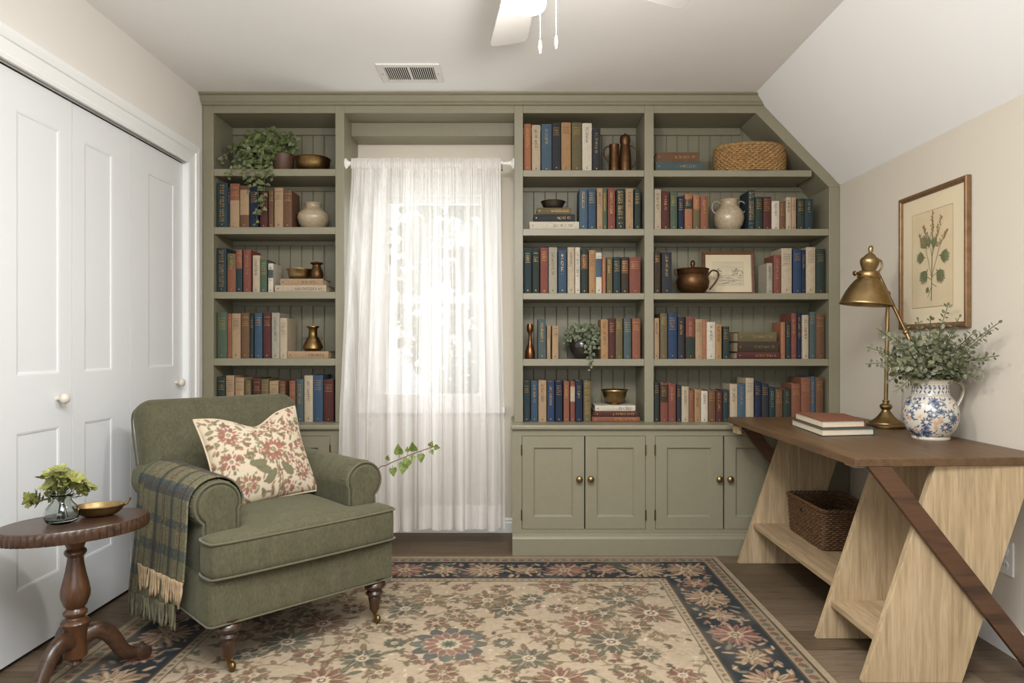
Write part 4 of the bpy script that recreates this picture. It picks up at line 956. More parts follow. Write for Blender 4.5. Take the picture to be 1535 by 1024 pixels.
# ------------------------------------------------------------------ rug
RUGZ = .011
RX0, RX1, RY0, RY1 = -1.525, 1.05, 1.25, 3.542
P_ = Paint(RX0, RX1, RY0, RY1, .0046, '#b09a7b')
NAVY, CREAM, RUST, SAGEC, BRN, DKB, PINK, OLV = '#242c2f', '#b8a182', '#8c624d', '#736c52', '#806648', '#4c3a28', '#a67f65', '#7c6e4e'
X_, Y_ = np.meshgrid(P_.x, P_.y)
din = np.minimum(np.minimum(X_ - RX0, RX1 - X_), np.minimum(Y_ - RY0, RY1 - Y_))    # distance from the edge
def band(a, b, col): P_.c[(din >= a) & (din < b)] = lin(col)
r = random.Random(21)
def jit(h, a=.12):
    c = lin(h); k = r.uniform(1 - a, 1 + a); return tuple(min(1, v * k) for v in c)
def daisy(x, y, R, n, cols, ro=0, edge=DKB, wide=1.0, veins=True, core=('#c4ae8e', DKB)):
    for q in range(n):
        a = ro + 2 * PI * q / n; L = R * r.uniform(.62, .78); col = cols[q % len(cols)]
        cx, cy = x + (R - L / 2) * math.cos(a), y + (R - L / 2) * math.sin(a); w = wide * 1.9 * PI * R * .62 / n
        P_.leaf(cx, cy, L, w, a, jit(col), edge)
        if veins and R > .045: P_.line([(x + R * .38 * math.cos(a), y + R * .38 * math.sin(a)), (x + R * .80 * math.cos(a), y + R * .80 * math.sin(a))], .0032, jit('#bfa886') if q % 2 else edge)
    P_.flower(x, y, R * .34, 9, [(1, core[0]), (.55, core[1]), (.28, core[0])], ro)
# field: vines, palmettes, rosettes
FX0, FX1, FY0, FY1 = RX0 + .375, RX1 - .375, RY0 + .375, RY1 - .375
P_.clip = (din > .372).astype(float)
XC = (FX0 + FX1) / 2
for k in range(1500):
    x, y = r.uniform(FX0, FX1), r.uniform(FY0, FY1)
    P_.leaf(x, y, r.uniform(.012, .034), r.uniform(.004, .010), r.uniform(0, PI), r.choice(['#9c8260', '#a88f6d', '#8c7250', '#cdb999', '#b79f7d']))
def vine2(x0, y0, ang, L, bend, col):
    pts = []; x, y, a = x0, y0, ang
    for i in range(int(L / .012)):
        pts.append((x, y)); a += bend * .012 * (1 if (i // 14) % 2 == 0 else -1.3); x += .012 * math.cos(a); y += .012 * math.sin(a)
        if i % 5 == 3:
            s = 1 if (i // 5) % 2 else -1
            P_.leaf(x + .016 * math.cos(a + s), y + .016 * math.sin(a + s), r.uniform(.026, .042), .012, a + s * .9, jit(r.choice([BRN, OLV, SAGEC, '#8b6f4d', '#6b543c'])), DKB)
    P_.line(pts, .0046, col)
for k in range(50):
    x, y = r.uniform(FX0, XC), r.uniform(FY0, FY1); a = r.uniform(0, 2 * PI); L = r.uniform(.2, .45)
    vine2(x, y, a, L, 7, '#75603f'); vine2(2 * XC - x, y, PI - a, L, -7, '#75603f')
for k in range(170):                                   # small sprays
    x, y = r.uniform(FX0, FX1), r.uniform(FY0, FY1); a0 = r.uniform(0, 2 * PI); c = r.choice(['#6b543c', '#7d6344', '#8a624a', '#6d6a4e', '#5b4a38'])
    for q in range(r.randint(3, 6)): a = a0 + q * r.uniform(.7, 1.2); P_.leaf(x + .016 * math.cos(a), y + .016 * math.sin(a), r.uniform(.022, .034), r.uniform(.008, .012), a, jit(c), None if q % 2 else DKB)
GRN, TEA, RSE, TN, SLT = '#6a684e', '#67644f', '#8d6750', '#917754', '#5f5c4e'
pal = [[TN, '#8a7150', '#a1875f'], [GRN, '#74745a', SLT], [RSE, '#8a5a47', TN], [SLT, TEA, GRN], [RSE, GRN, RSE], [TN, RSE, OLV]]
row = 0; y = FY0 + .08
while y < FY1 - .02:
    off = .0 if row % 2 == 0 else .5
    for i in range(5):
        x = XC + (i + off) * .198
        if x > FX1 - .03: continue
        big = (row + i) % 3 == 0; R = r.uniform(.075, .100) if big else r.uniform(.042, .060); pc = pal[(row * 2 + i * 3) % 6]; n = r.choice([15, 17, 19]) if big else r.choice([9, 10, 12]); ro = r.uniform(0, 1)
        y2 = y + r.uniform(-.03, .03); x2 = x + (r.uniform(-.03, .03) if x > XC + .01 else 0)
        for sx in ({1, -1} if abs(x2 - XC) > .01 else {1}):
            xx = XC + sx * (x2 - XC); daisy(xx, y2, R, n, pc, ro * sx)
            if big:
                for q in range(5): P_.leaf(xx + R * 1.2 * math.cos(q * 1.25 + .5), y2 + R * 1.2 * math.sin(q * 1.25 + .5), .05, .018, q * 1.25 + .5, jit([GRN, BRN, OLV][q % 3]), DKB)
    y += .138; row += 1
cy_ = 2.50                                                     # one big central palmette
P_.leaf(XC, cy_, .27, .25, 0, '#bda686')
for q in range(12): a = q * PI / 6; P_.leaf(XC + .112 * math.cos(a), cy_ + .112 * math.sin(a), .062, .046, a, jit('#5d5e57' if q % 3 else '#66675a'), DKB)
for q in range(14): a = q * 2 * PI / 14; P_.leaf(XC + .070 * math.cos(a), cy_ + .070 * math.sin(a), .062, .030, a, jit('#8a6350'), '#bfa886')
P_.flower(XC, cy_, .050, 10, [(1, '#bcaa88'), (.62, GRN), (.3, '#4f5a52')])
for sx in (1, -1): P_.line([(XC, cy_ - .15), (XC + sx * .02, cy_ - .26), (XC + sx * .12, cy_ - .36)], .007, BRN)
P_.clip = None
# borders
band(0, .026, '#9c8767'); band(.026, .032, DKB); band(.032, .086, '#8f7a5c'); band(.086, .092, DKB); band(.092, .330, NAVY); band(.330, .336, DKB); band(.336, .368, '#a58e6d'); band(.368, .374, '#5d4a38')
def along(n_in, fn, gap, jit=0):                               # walk the rectangle at inset n_in
    x0, x1, y0, y1 = RX0 + n_in, RX1 - n_in, RY0 + n_in, RY1 - n_in
    for (a, b, c, d, ang) in ((x0, y1, x1, y1, 0), (x1, y1, x1, y0, -PI / 2), (x0, y1, x0, y0, -PI / 2), (x0, y0, x1, y0, 0)):
        L = math.hypot(c - a, d - b); n = max(1, round(L / gap))
        for i in range(n + 1): fn(a + (c - a) * i / n, b + (d - b) * i / n, ang, i)
along(.059, lambda x, y, a, i: P_.leaf(x, y, .036, .020, a + (.6 if i % 2 else -.6), ['#6a5038', '#5f6152', '#7d4f3c'][i % 3], DKB), .043)
along(.352, lambda x, y, a, i: P_.leaf(x, y, .026, .013, a + (.5 if i % 2 else -.5), ['#6f553c', '#6b6a55'][i % 2]), .033)
for inn in (.140, .211, .282):
    along(inn, lambda x, y, a, i: (P_.leaf(x + r.uniform(-.02, .02), y + r.uniform(-.02, .02), r.uniform(.03, .055), r.uniform(.012, .02), r.uniform(0, PI), r.choice(['#a08259', '#8f6a4c', '#a58763', '#b0916b', '#85563f', '#6b6a55'])), P_.leaf(x + r.uniform(-.03, .03), y + r.uniform(-.03, .03), .032, .010, r.uniform(0, PI), r.choice(['#b59b76', '#967653', '#9b7a5a']))), .047)
along(.211, lambda x, y, a, i: P_.line([(x - .05 * math.cos(a) - .03 * math.sin(a), y - .05 * math.sin(a) + .03 * math.cos(a)), (x, y), (x + .05 * math.cos(a) + .04 * math.sin(a), y + .05 * math.sin(a) - .04 * math.cos(a))], .006, '#a58a63'), .09)
bp = [['#a5835f', '#b3926c', '#9a7350'], ['#93604c', '#a5745c', '#8a5644'], ['#a9805f', '#8f6a4d', '#b59570']]
along(.211, lambda x, y, a, i: daisy(x, y, .098 if i % 2 == 0 else .062, 17 if i % 2 == 0 else 11, bp[(i * 2 + int(x * 3)) % 3], .3 * i, '#2b2f2e', .95, True, ('#b59d78', '#5a4634')), .196)
# worn and woven: broad fading of the dyes
nr = np.random.RandomState(4)
def smooth_noise(ny, nx, k):
    g = nr.rand(ny // k + 3, nx // k + 3); yi = np.arange(ny) / k; xi = np.arange(nx) / k
    y0 = yi.astype(int); x0 = xi.astype(int); fy = (yi - y0)[:, None]; fx = (xi - x0)[None, :]
    return (g[y0][:, x0] * (1 - fy) * (1 - fx) + g[y0 + 1][:, x0] * fy * (1 - fx) + g[y0][:, x0 + 1] * (1 - fy) * fx + g[y0 + 1][:, x0 + 1] * fy * fx)
wn = .72 * smooth_noise(P_.ny, P_.nx, 3) + .28 * nr.rand(P_.ny, P_.nx)
P_.c *= (.86 + .26 * wn)[..., None]
wear = np.clip((smooth_noise(P_.ny, P_.nx, 22) - .45) * .4, 0, .13)[..., None]
P_.c = P_.c * (1 - wear) + np.array(lin('#a8947a')) * wear
lum_ = (P_.c @ np.array([.3, .6, .1]))[..., None]; P_.c = .80 * P_.c + .20 * lum_ * np.array([1.05, 1.0, .92]) + .004
o = P_.mb(lambda x, y: (x, y, RUGZ)).build('rug', vcol('woven wool rug', .95, sheen=.2, bump=.5, bs=260, bd=.003, weave=330), cols=P_.cols())
o['label'] = 'faded floral rug with cream field and dark blue border on the floor'; o['category'] = 'rug'
# give it a real edge: skirt down to the floor
e_ = MB().box(RX0, RX1, RY0, RY1, .0005, RUGZ - .0004).build('rug_backing', plain('rug backing', '#9c8767', .95), o, smooth=None)

# ------------------------------------------------------------------ armchair
FC = Vector((-.728, 2.45, RUGZ)); RC = math.radians(44.4)
fwd = Vector((math.sin(RC), -math.cos(RC), 0))
CL = FC - fwd * .40
t = chair = thing('armchair', 'sage green velvet rolled-arm armchair on brass castors', 'armchair', CL, RC)
CM = WM[t.name]; SH = Matrix.Translation(Vector((0, -.40, -RUGZ)))
def cpt(x, y, z): return CM @ (SH @ Vector((x, y, z)))           # chair coordinates (y back from the front) to world
V_, PI_ = M['velvet'], M['piping']
def rr_path(x0, x1, y0, y1, r, z, n=6):
    out = []
    for cx, cy, a0 in ((x1 - r, y0 + r, -PI / 2), (x1 - r, y1 - r, 0), (x0 + r, y1 - r, PI / 2), (x0 + r, y0 + r, PI)):
        for i in range(n + 1):
            a = a0 + PI / 2 * i / n; out.append((cx + r * math.cos(a), cy + r * math.sin(a), z))
    return out
base = MB().rbox((0, .385, .257), (.357, .385, .080), .024).xf(SH).build('seat_base', V_, t, smooth=180)
MB().tube([p for p in rr_path(-.356, .356,   .001, .77, .022, .188)], .0034, 8, closed=True).xf(SH).build('piping', PI_, base, smooth=180)
def crown(hx, hy, amt): return lambda p: Vector((p.x, p.y, p.z + (amt * max(0, 1 - (p.x / hx) ** 2) * max(0, 1 - (p.y / hy) ** 2) if p.z > 0 else 0)))
m = MB().rbox((0, .325, .405), (.212, .325, .072), .03, 4, 10, crown(.3, .45, .022))
m.rbox((0, .042, .405), (.357, .060, .072), .03, 4, 10, lambda p: Vector((p.x, p.y - .012 * (1 - (p.x / .36) ** 2) * (1 if p.y < 0 else 0), p.z + (.006 * max(0, 1 - (p.x / .36) ** 2) if p.z > 0 else 0))))
cu = m.xf(SH).build('seat_cushion', V_, t, smooth=180, remesh=.010, relax=4)
def tpath(z, e=.0):
    P = [(-.214, .40), (-.214, .115), (-.235, .101), (-.33, .101), (-.356, .078), (-.357, .01), (-.335, -.018), (-.2, -.026), (0, -.029), (.2, -.026), (.335, -.018), (.357, .01), (.356, .078), (.33, .101), (.235, .101), (.214, .115), (.214, .40)]
    return [Vector((x, y, z)) for x, y in P]
for z in (.461, .347):
    MB().tube(curve_pts(tpath(z), 4), .0038, 8).xf(SH).build('piping', PI_, cu, smooth=180)
def arm_prof(sgn, d=0.0, ri=.082):
    r_ = ri - d; P = [(.212 + d, .19), (.212 + d, .54)]
    for i in range(25):
        a = math.radians(188 - (188 + 52) * i / 24); P.append((.288 + r_ * math.cos(a), .562 + r_ * math.sin(a)))
    P += [(.342 - d, .479), (.342 - d, .19)]
    return [(sgn * x, z) for x, z in P]
for sgn in (-1, 1):
    pr = arm_prof(sgn); pr2 = arm_prof(sgn, .015); pr3 = arm_prof(sgn, .006)
    if sgn < 0: pr, pr2, pr3 = pr[::-1], pr2[::-1], pr3[::-1]
    am = MB().prism(pr[::-1], 'y', .108, .80).xf(SH).build('arm', V_, t, smooth=50, bevel=.012, bseg=4)
    MB().prism(pr2[::-1], 'y', .098, .112).xf(SH).build('arm_front_panel', V_, am, smooth=50, bevel=.006, bseg=3)
    MB().tube([(x, .106, z) for x, z in pr3], .0038, 8).xf(SH).build('piping', PI_, am, smooth=180)
    # little gathered pleats on the scroll
    m = MB()
    for i in range(9):
        a = math.radians(170 - i * 24); c, s = math.cos(a), math.sin(a)
        m.tube([(sgn * (.288 + .0805 * c), .118, .562 + .0805 * s), (sgn * (.288 + .0810 * c), .15, .562 + .0810 * s), (sgn * (.288 + .078 * math.cos(a + .06)), .20, .562 + .078 * math.sin(a + .06))], [.0035, .003, .001], 6)
    m.xf(SH).build('pleats', V_, am, smooth=180)
BT = Matrix.Translation(Vector((0, .585, .32))) @ Matrix.Rotation(math.radians(-17), 4, 'X')
def backfn(p):
    u, w = p.x / .345, (p.z + .31) / .62
    b = .020 * max(0, 1 - u * u) * max(0, 1 - (2 * w - 1) ** 2)
    q = max(0, w - .72) / .28; roll = .03 * q * q
    return Vector((p.x * (1 + .03 * w), p.y - (b if p.y < 0 else -b * .4) + roll, p.z))
bk = MB().rbox((0, .085, .30), (.336, .082, .312), .070, 5, 10, backfn).xf(SH @ BT).build('backrest', V_, t, smooth=180)
def bpath(y):
    P = [(-.330, -.12), (-.336, .05), (-.336, .2), (-.322, .275), (-.275, .302), (-.15, .309), (0, .311), (.15, .309), (.275, .302), (.322, .275), (.336, .2), (.336, .05), (.330, -.12)]
    out = []
    for x, z in P:
        w = (z + .31) / .62; q = max(0, w - .72) / .28; out.append(Vector((x * (1 + .03 * w), y + .085 + .03 * q * q, z + .30)))
    return out
MB().tube(curve_pts(bpath(.052), 5), .0036, 8).xf(SH @ BT).build('piping', PI_, bk, smooth=180)
lp = [(.012, .055), (.017, .060), (.018, .085), (.022, .105), (.020, .112), (.027, .118), (.029, .126), (.026, .132), (.024, .136), (.034, .146), (.039, .156), (.037, .166), (.030, .172), (.034, .178), (.036, .186), (.0, .186)]
for x, y in ((-.280, .036), (.290, .036), (-.29, .70), (.29, .70)):
    lg = MB().lathe([(0, .055)] + [(q * 1.12, z_) for q, z_ in lp], (x, y, RUGZ), 28).xf(SH).build('leg', M['leg'], t, smooth=40)
    MB().lathe([(0, .040), (.008, .042), (.010, .048), (.014, .052), (.0165, .062), (.0175, .078), (.019, .082), (.0, .084)], (x, y, RUGZ), 20).ball((x + .012, y, .018 + RUGZ), .0175, 16, (.7, 1, 1)).tube([(x, y, .045 + RUGZ), (x + .003, y, .03 + RUGZ), (x + .012, y, .018 + RUGZ)], [.007, .006, .004], 8).xf(SH).build('castor', M['brass_dark'], lg, smooth=50)['label'] = 'aged brass castor'

# scatter cushion on the seat
HWP, HHP = .214, .192
P_ = Paint(-HWP, HWP, -HHP, HHP, .0034, '#cdbda4'); r = random.Random(9)
RD, GN, BR_, EG = '#9a685c', '#77745a', '#86705a', '#6f5a48'
for k in range(300):
    x, y = r.uniform(-HWP, HWP), r.uniform(-HHP, HHP); P_.leaf(x, y, r.uniform(.014, .034), r.uniform(.006, .012), r.uniform(0, PI), r.choice([GN, BR_, '#a07a5c', RD, '#8d8866']), EG if k % 3 == 0 else None)
def bloom(x, y, R, n, ro):
    for q in range(n):
        a = ro + 2 * PI * q / n; P_.leaf(x + R * .70 * math.cos(a), y + R * .70 * math.sin(a), R * .60, R * .25, a, RD if q % 3 else '#a56f60', EG if q % 2 else None)
    for q in range(n):
        a = ro + .3 + 2 * PI * q / n; P_.leaf(x + R * 1.12 * math.cos(a), y + R * 1.12 * math.sin(a), R * .42, R * .14, a, GN if q % 2 else BR_)
    P_.flower(x, y, R * .30, 8, [(1, '#bfa98c'), (.75, GN), (.35, '#b59c80')], ro)
for b in ((.03, .0, .052, 13, .1), (-.13, .095, .040, 11, .4), (-.10, -.125, .036, 10, 0), (.145, -.11, .034, 10, .7), (.14, .085, .030, 8, .2), (-.15, -.02, .036, 8, .9), (.195, .01, .034, 8, .1), (.06, -.165, .03, 8, .2), (.05, .15, .034, 8, .5), (-.02, .10, .026, 7, .5), (.10, -.05, .026, 7, .8)): bloom(*b)
P_.line([(.03, -.06), (.035, -.12), (.02, -.2)], .006, BR_); P_.line([(.04, -.06), (.047, -.12), (.032, -.2)], .003, EG)
for x, y, a in ((-.03, -.075, 2.6), (.0, -.11, .8), (.075, -.09, 2.2), (-.05, -.05, 2.9)): P_.leaf(x, y, .07, .028, a, GN, EG)
t = pillow = thing('cushion', 'cream floral cushion with piped edge leaning on the armchair back', 'cushion', cpt(.002, .385, .485), RC)
PL = Matrix.Translation(Vector((.0, .05, .172))) @ Matrix.Rotation(math.radians(-27), 4, 'X') @ Matrix.Rotation(math.radians(-4), 4, 'Y')
def pil(x, y, side):
    u, w = x / HWP, y / HHP
    ex = 1 - .085 * (1 - w * w); ey = 1 - .05 * (1 - u * u)
    th = .078 * (max(0, (1 - u ** 2)) * max(0, (1 - w ** 2))) ** .48
    dip = .060 * math.exp(-((u - .05) / .42) ** 2) * max(0, (w + .2) / 1.2) ** 2
    return PL @ Vector((x * ex, side * th, y * ey - dip))
vm = vcol('floral linen', .9, sheen=.2, bump=.3, bs=500, weave=420)
P_.mb(lambda x, y: pil(x, y, -1)).build('cushion_front', vm, t, smooth=180, cols=P_.cols())
bm_ = P_.mb(lambda x, y: pil(x, y, 1)); bm_.f = [tuple(reversed(f)) for f in bm_.f]; bm_.build('cushion_back', vm, t, smooth=180, cols=P_.cols())
ed = [(-HWP + 2 * HWP * i / 40, HHP) for i in range(41)] + [(HWP, HHP - 2 * HHP * i / 40) for i in range(1, 41)] + [(HWP - 2 * HWP * i / 40, -HHP) for i in range(1, 41)] + [(-HWP, -HHP + 2 * HHP * i / 40) for i in range(1, 40)]
MB().tube([pil(x, y, -1) for x, y in ed], .0042, 8, closed=True).build('piping', plain('cream piping', '#c9b596', .8), t, smooth=180)

# plaid throw over the near arm
t = throw = thing('throw_blanket', 'grey green plaid fringed throw draped over the near armchair arm', 'blanket', cpt(-.30, .38, .665), RC)
IM = CM.inverted()
TI = WM[t.name].inverted()
def arm_path(off, zend, fl):                     # cross-section from inside the arm, over the roll, down outside
    P = [(-.212 + .004, .53)]
    R = .082 + off
    for i in range(20):
        a = math.radians(-8 + 188 * i / 19); P.append((-.288 + R * math.cos(a), .562 + R * math.sin(a)))
    z = .562
    while z > zend + .01: z -= .02; P.append((-.288 - R - fl * (.562 - z), max(z, zend)))
    L = [0]
    for a, b in zip(P, P[1:]): L.append(L[-1] + math.hypot(b[0] - a[0], b[1] - a[1]))
    return P, L
def throw_layer(name, y0, y1, off, z0, z1, start, seed, fr, fmat, sub=None):
    P, L = arm_path(off, min(z0, z1), .05); tot = L[-1]; r = random.Random(seed)
    Wd = y1 - y0
    pt = Paint(0, Wd, 0, tot - start, .0042, '#6f6b54')
    X, Y = np.meshgrid(pt.x, pt.y)
    nz = np.random.RandomState(seed)
    for x, w, c, a in ((.05, .012, '#333b3e', .9), (.075, .006, '#5a3a33', .7), (.14, .028, '#3a4347', .85), (.15, .006, '#5b2f2c', .8), (.215, .007, '#3c4044', .9), (.232, .007, '#5b3230', .8), (.30, .030, '#384145', .85), (.305, .006, '#57302d', .8), (.38, .008, '#3c4044', .8), (.40, .006, '#5b3a30', .7), (.46, .02, '#3a4347', .8)):
        k = (np.abs(X - x) < w / 2); a *= .82; pt.c[k] = pt.c[k] * (1 - a) + np.array(lin(c)) * a
    for y, w, c, a in ((.06, .03, '#39444a', .7), (.17, .035, '#39444a', .8), (.19, .008, '#5b302d', .7), (.30, .05, '#37424a', .8), (.31, .008, '#5d4034', .6), (.42, .03, '#39444a', .7), (.52, .04, '#39444a', .7)):
        k = (np.abs(Y - y) < w / 2); a *= .8; pt.c[k] = pt.c[k] * (1 - a) + np.array(lin(c)) * a
    fl = (nz.rand(*X.shape) < .10 * (np.sin(X * 38) > -.2) * (np.sin(Y * 30 + 1) > -.1)); pt.c[fl] = pt.c[fl] * .35 + np.array(lin('#a5834a')) * .65
    pt.c *= (.72 + .45 * nz.rand(*X.shape))[..., None]
    tr = [r.uniform(-1, 1) for _ in range(6)]
    def at(s):
        s = min(max(s, 0), tot - 1e-6)
        for i in range(len(L) - 1):
            if L[i + 1] >= s:
                f = (s - L[i]) / (L[i + 1] - L[i]); return P[i][0] + (P[i + 1][0] - P[i][0]) * f, P[i][1] + (P[i + 1][1] - P[i][1]) * f
    def fn(x, y):
        u = x / Wd; end = tot - abs(z1 - z0) * (u if z0 < z1 else 1 - u)
        s = start + (end - start) * y / (tot - start); cx, cz = at(s)
        h = max(0, (.60 - cz) / .4) if cx < -.29 else 0
        rip = (.007 * math.sin(u * 11 + tr[0] * 3) + .004 * math.sin(u * 31 + tr[1] * 3 + cz * 4)) * h
        yy = y0 + x + .012 * math.sin(cz * 9 + tr[2]) * h - (.02 * h * (1 - u))
        return TI @ cpt(cx - abs(rip) - .003 * h, yy, cz)
    g = pt.mb(fn)
    o = g.build(name, vcol('wool plaid', .97, bump=.7, bs=350, bd=.002), t, smooth=180, solid=.006, cols=pt.cols())
    m = MB(); n = int(Wd / .0135)
    for i in range(n):
        p = fn(Wd * (i + .5) / n, tot - start); q = [p]; ln = fr * r.uniform(.85, 1.1); a, b = r.uniform(-.012, .012), r.uniform(-.012, .006)
        for k in range(1, 6): q.append(p + Vector((b * k / 5, a * k / 5 + .003 * math.sin(k * 1.7 + i), -ln * k / 5)))
        m.tube(q, [.0050, .0042, .0050, .0044, .0052, .0026], 6)
        m.tube([q[4], q[4] + Vector((.002, .004, -.012)), q[5] + Vector((.001, .006, -.003))], [.002, .002, .001], 5)
    m.build('fringe', fmat, t if sub is None else o, smooth=180)
throw_layer('blanket_layer', .122, .58, .011, .315, .275, .0, 3, .088, M['fringe'])
throw_layer('blanket_underlayer', .20, .68, .003, .225, .15, .10, 6, .085, M['fringe_dark'])

# cut ivy stem behind the chair arm
rr = random.Random(14)
base = px(560, 862, 3.30); base.z = .012
t = thing('ivy_stem', 'single trailing ivy stem reaching out past the armchair in front of the curtain', 'plant', base)
lv, st = MB(), MB()
P0 = [Vector((0, 0, 0)), Vector((.0, -.03, .28))] + [px(x, y, d) - base for x, y, d in ((566, 708, 3.22), (580, 697, 3.21), (600, 688, 3.20), (620, 680, 3.20), (640, 673, 3.20), (655, 668, 3.20))]
st.tube(curve_pts(P0, 8), .0022, 6)
for x, y, tx, ty, sz in ((581, 692, 581, 684, .026), (588, 697, 590, 713, .042), (599, 687, 596, 666, .050), (606, 690, 604, 704, .055), (611, 684, 610, 660, .024), (615, 684, 606, 700, .050), (621, 678, 619, 670, .046), (620, 682, 619, 687, .030), (631, 677, 631, 691, .042), (644, 671, 647, 664, .030), (645, 673, 648, 680, .026), (650, 670, 656, 671, .030)):
    a = px(x, y, 3.20) - base; b = px(tx, ty, 3.19) - base; st.tube([a, a + (b - a) * .35], .0012, 5)
    add_leaf(lv, a + (b - a) * .3, (b - a), (rr.uniform(-.3, .3), -1, rr.uniform(0, .4)), sz, 'ivy', .12, .1, .9)
lv.build('leaves', M['sprig'], t); st.build('stem', M['stem_brown'], t)

# ------------------------------------------------------------------ pedestal side table
TC = Vector((PX(113, 2.22), 2.22, 0)); TZ_ = .535
t = thing('side_table', 'dark walnut pedestal side table with oval scalloped top by the closet', 'table', TC)
ANG = math.radians(42)
def ell(a, b, z, sc=0, n=180):
    out = []
    for k in range(n):
        th = 2 * PI * k / n; s = 1 + sc * (abs(math.sin(th * 30)) - .6)
        x, y = a * s * math.cos(th), b * s * math.sin(th)
        out.append(Vector((x * math.cos(ANG) - y * math.sin(ANG), x * math.sin(ANG) + y * math.cos(ANG), z)))
    return out
def loft(m, rings):
    n = len(rings[0]); vs = [p for r in rings for p in r]
    fs = [(i * n + k, i * n + (k + 1) % n, (i + 1) * n + (k + 1) % n, (i + 1) * n + k) for i in range(len(rings) - 1) for k in range(n)]
    return m.add(vs, fs + [tuple(range(n - 1, -1, -1)), tuple(range((len(rings) - 1) * n, len(rings) * n))])
TA, TB = .216, .147
loft(MB(), [ell(TA * .93, TB * .93, TZ_ - .042), ell(TA * .985, TB * .985, TZ_ - .040, .022), ell(TA, TB, TZ_ - .033, .03), ell(TA, TB, TZ_ - .012, .03), ell(TA * .99, TB * .99, TZ_ - .006, .022), ell(TA * .985, TB * .985, TZ_ - .003), ell(TA * .97, TB * .97, TZ_)]).build('table_top', M['walnut'], t, smooth=30)
cp = [(0, .062), (.012, .064), (.020, .072), (.017, .082), (.026, .088), (.034, .094), (.035, .10), (.035, .188), (.040, .196), (.042, .206), (.036, .214), (.028, .218), (.026, .224), (.034, .232), (.035, .240), (.028, .247), (.025, .252), (.033, .262), (.042, .288), (.043, .305), (.039, .328), (.031, .362), (.025, .395), (.0225, .418), (.028, .424), (.033, .432), (.031, .440), (.024, .446), (.028, .458), (.036, .468), (.042, .476), (.042, .492), (.040, .494), (0, .494)]
MB().lathe(cp, (0, 0, 0), 36).build('column', M['walnut_v'], t, smooth=40)
for a in (52, 143, 262):
    A_ = math.radians(a); fz = RUGZ if a == 52 else (RUGZ if a == 262 else 0)
    pr = [(.020, .150), (.060, .160), (.095, .140), (.120, .095), (.145, .052), (.175, .032), (.205, .034), (.216, .040)]
    pts = curve_pts([Vector((q * math.cos(A_), q * math.sin(A_), z + (fz if q > .1 else 0))) for q, z in pr], 6)
    n = len(pts); rs = [.026 - .010 * i / n for i in range(n)]
    m = MB().tube(pts, rs, 12, flat=1.15)
    e = Vector((.208 * math.cos(A_), .208 * math.sin(A_), .026 + fz)); perp = Vector((-math.sin(A_), math.cos(A_), 0))
    m.tube([e - perp * .020, e - perp * .018, e + perp * .018, e + perp * .020], [.020, .0255, .0255, .020], 20)
    m.build('leg', M['walnut'], t, smooth=60)
# glass vase with its stems
vc = Vector((PX(92.5, 2.19), 2.19, TZ_ + .0005))
t = thing('glass_vase', 'small bulbous grey glass vase of yellow green sprigs on the side table', 'vase', vc)
outer = [(0, 0), (.034, 0), (.043, .006), (.049, .020), (.049, .034), (.043, .052), (.031, .066), (.027, .074), (.031, .086), (.0365, .094)]
inner = [(.034, .094), (.0285, .086), (.0245, .074), (.0285, .066), (.040, .051), (.0462, .034), (.046, .020), (.040, .010), (.0, .007)]
MB().lathe(outer + inner, (0, 0, 0), 40, cap=False).build('glass_body', M['glass'], t, smooth=60)
rr = random.Random(31); lv, st = MB(), MB()
def whorl(p, d, n, sz, shape='oval'):
    d = Vector(d).normalized(); u = d.orthogonal().normalized(); w = d.cross(u)
    for i in range(n):
        a = 2 * PI * i / n + rr.uniform(-.3, .3); o_ = (u * math.cos(a) + w * math.sin(a))
        dr = d * rr.uniform(.25, .9) + o_ * .8; nrm = d - o_ * .5
        add_leaf(lv, p, dr, nrm, sz * rr.uniform(.75, 1.15), shape, .12, rr.uniform(0, .25), .95)
heads = [(90, 706), (78, 712), (102, 712), (114, 717), (68, 718), (84, 722), (98, 724), (110, 728), (88, 732), (74, 730), (128, 727), (133, 733), (122, 736), (56, 744), (45, 748), (50, 754), (61, 751), (96, 738), (82, 742), (103, 718), (94, 714), (118, 722)]
for x, y in heads:
    dd = 2.19 + rr.uniform(-.035, .035); p = px(x, y, dd) - vc
    st.tube(curve_pts([Vector((rr.uniform(-.015, .015), rr.uniform(-.015, .015), .012)), Vector((p.x * .12, (p.y) * .3, .08)), Vector((p.x * .7, p.y * .8, max(.075, p.z * .78))), p], 5), .0013, 5)
    whorl(p, (p.x * .9, rr.uniform(-.08, .02), .06 if y < 740 else .01), 6, .030, 'oval'); whorl(p * .86 + Vector((0, 0, .012)), (p.x, -.03, .03), 4, .022)
lv.build('leaves', M['yellow_leaf'], t); st.build('stems', M['stem'], t)
dc = Vector((PX(149, 2.285), 2.285, TZ_ + .0005))
t = thing('dish', 'shallow oval brass dish with a thin curled handle on the side table', 'dish', dc)
DA = Matrix.Rotation(math.radians(20), 4, 'Z')
MB().lathe([(0, 0), (.038, .0), (.055, .006), (.068, .018), (.0755, .033), (.077, .034), (.0765, .036), (.0735, .034), (.066, .021), (.052, .010), (.034, .005), (0, .004)], (0, 0, 0), 48, sy=.70, cap=False, M=DA).build('bowl', M['brass'], t, smooth=60)
MB().tube(curve_pts([DA @ Vector(p) for p in ((.070, 0, .030), (.080, .004, .034), (.088, .006, .044), (.091, .006, .052))], 5), [.004] * 8 + [.003] * 8, 8).build('handle', M['brass_dark'], t, smooth=60)
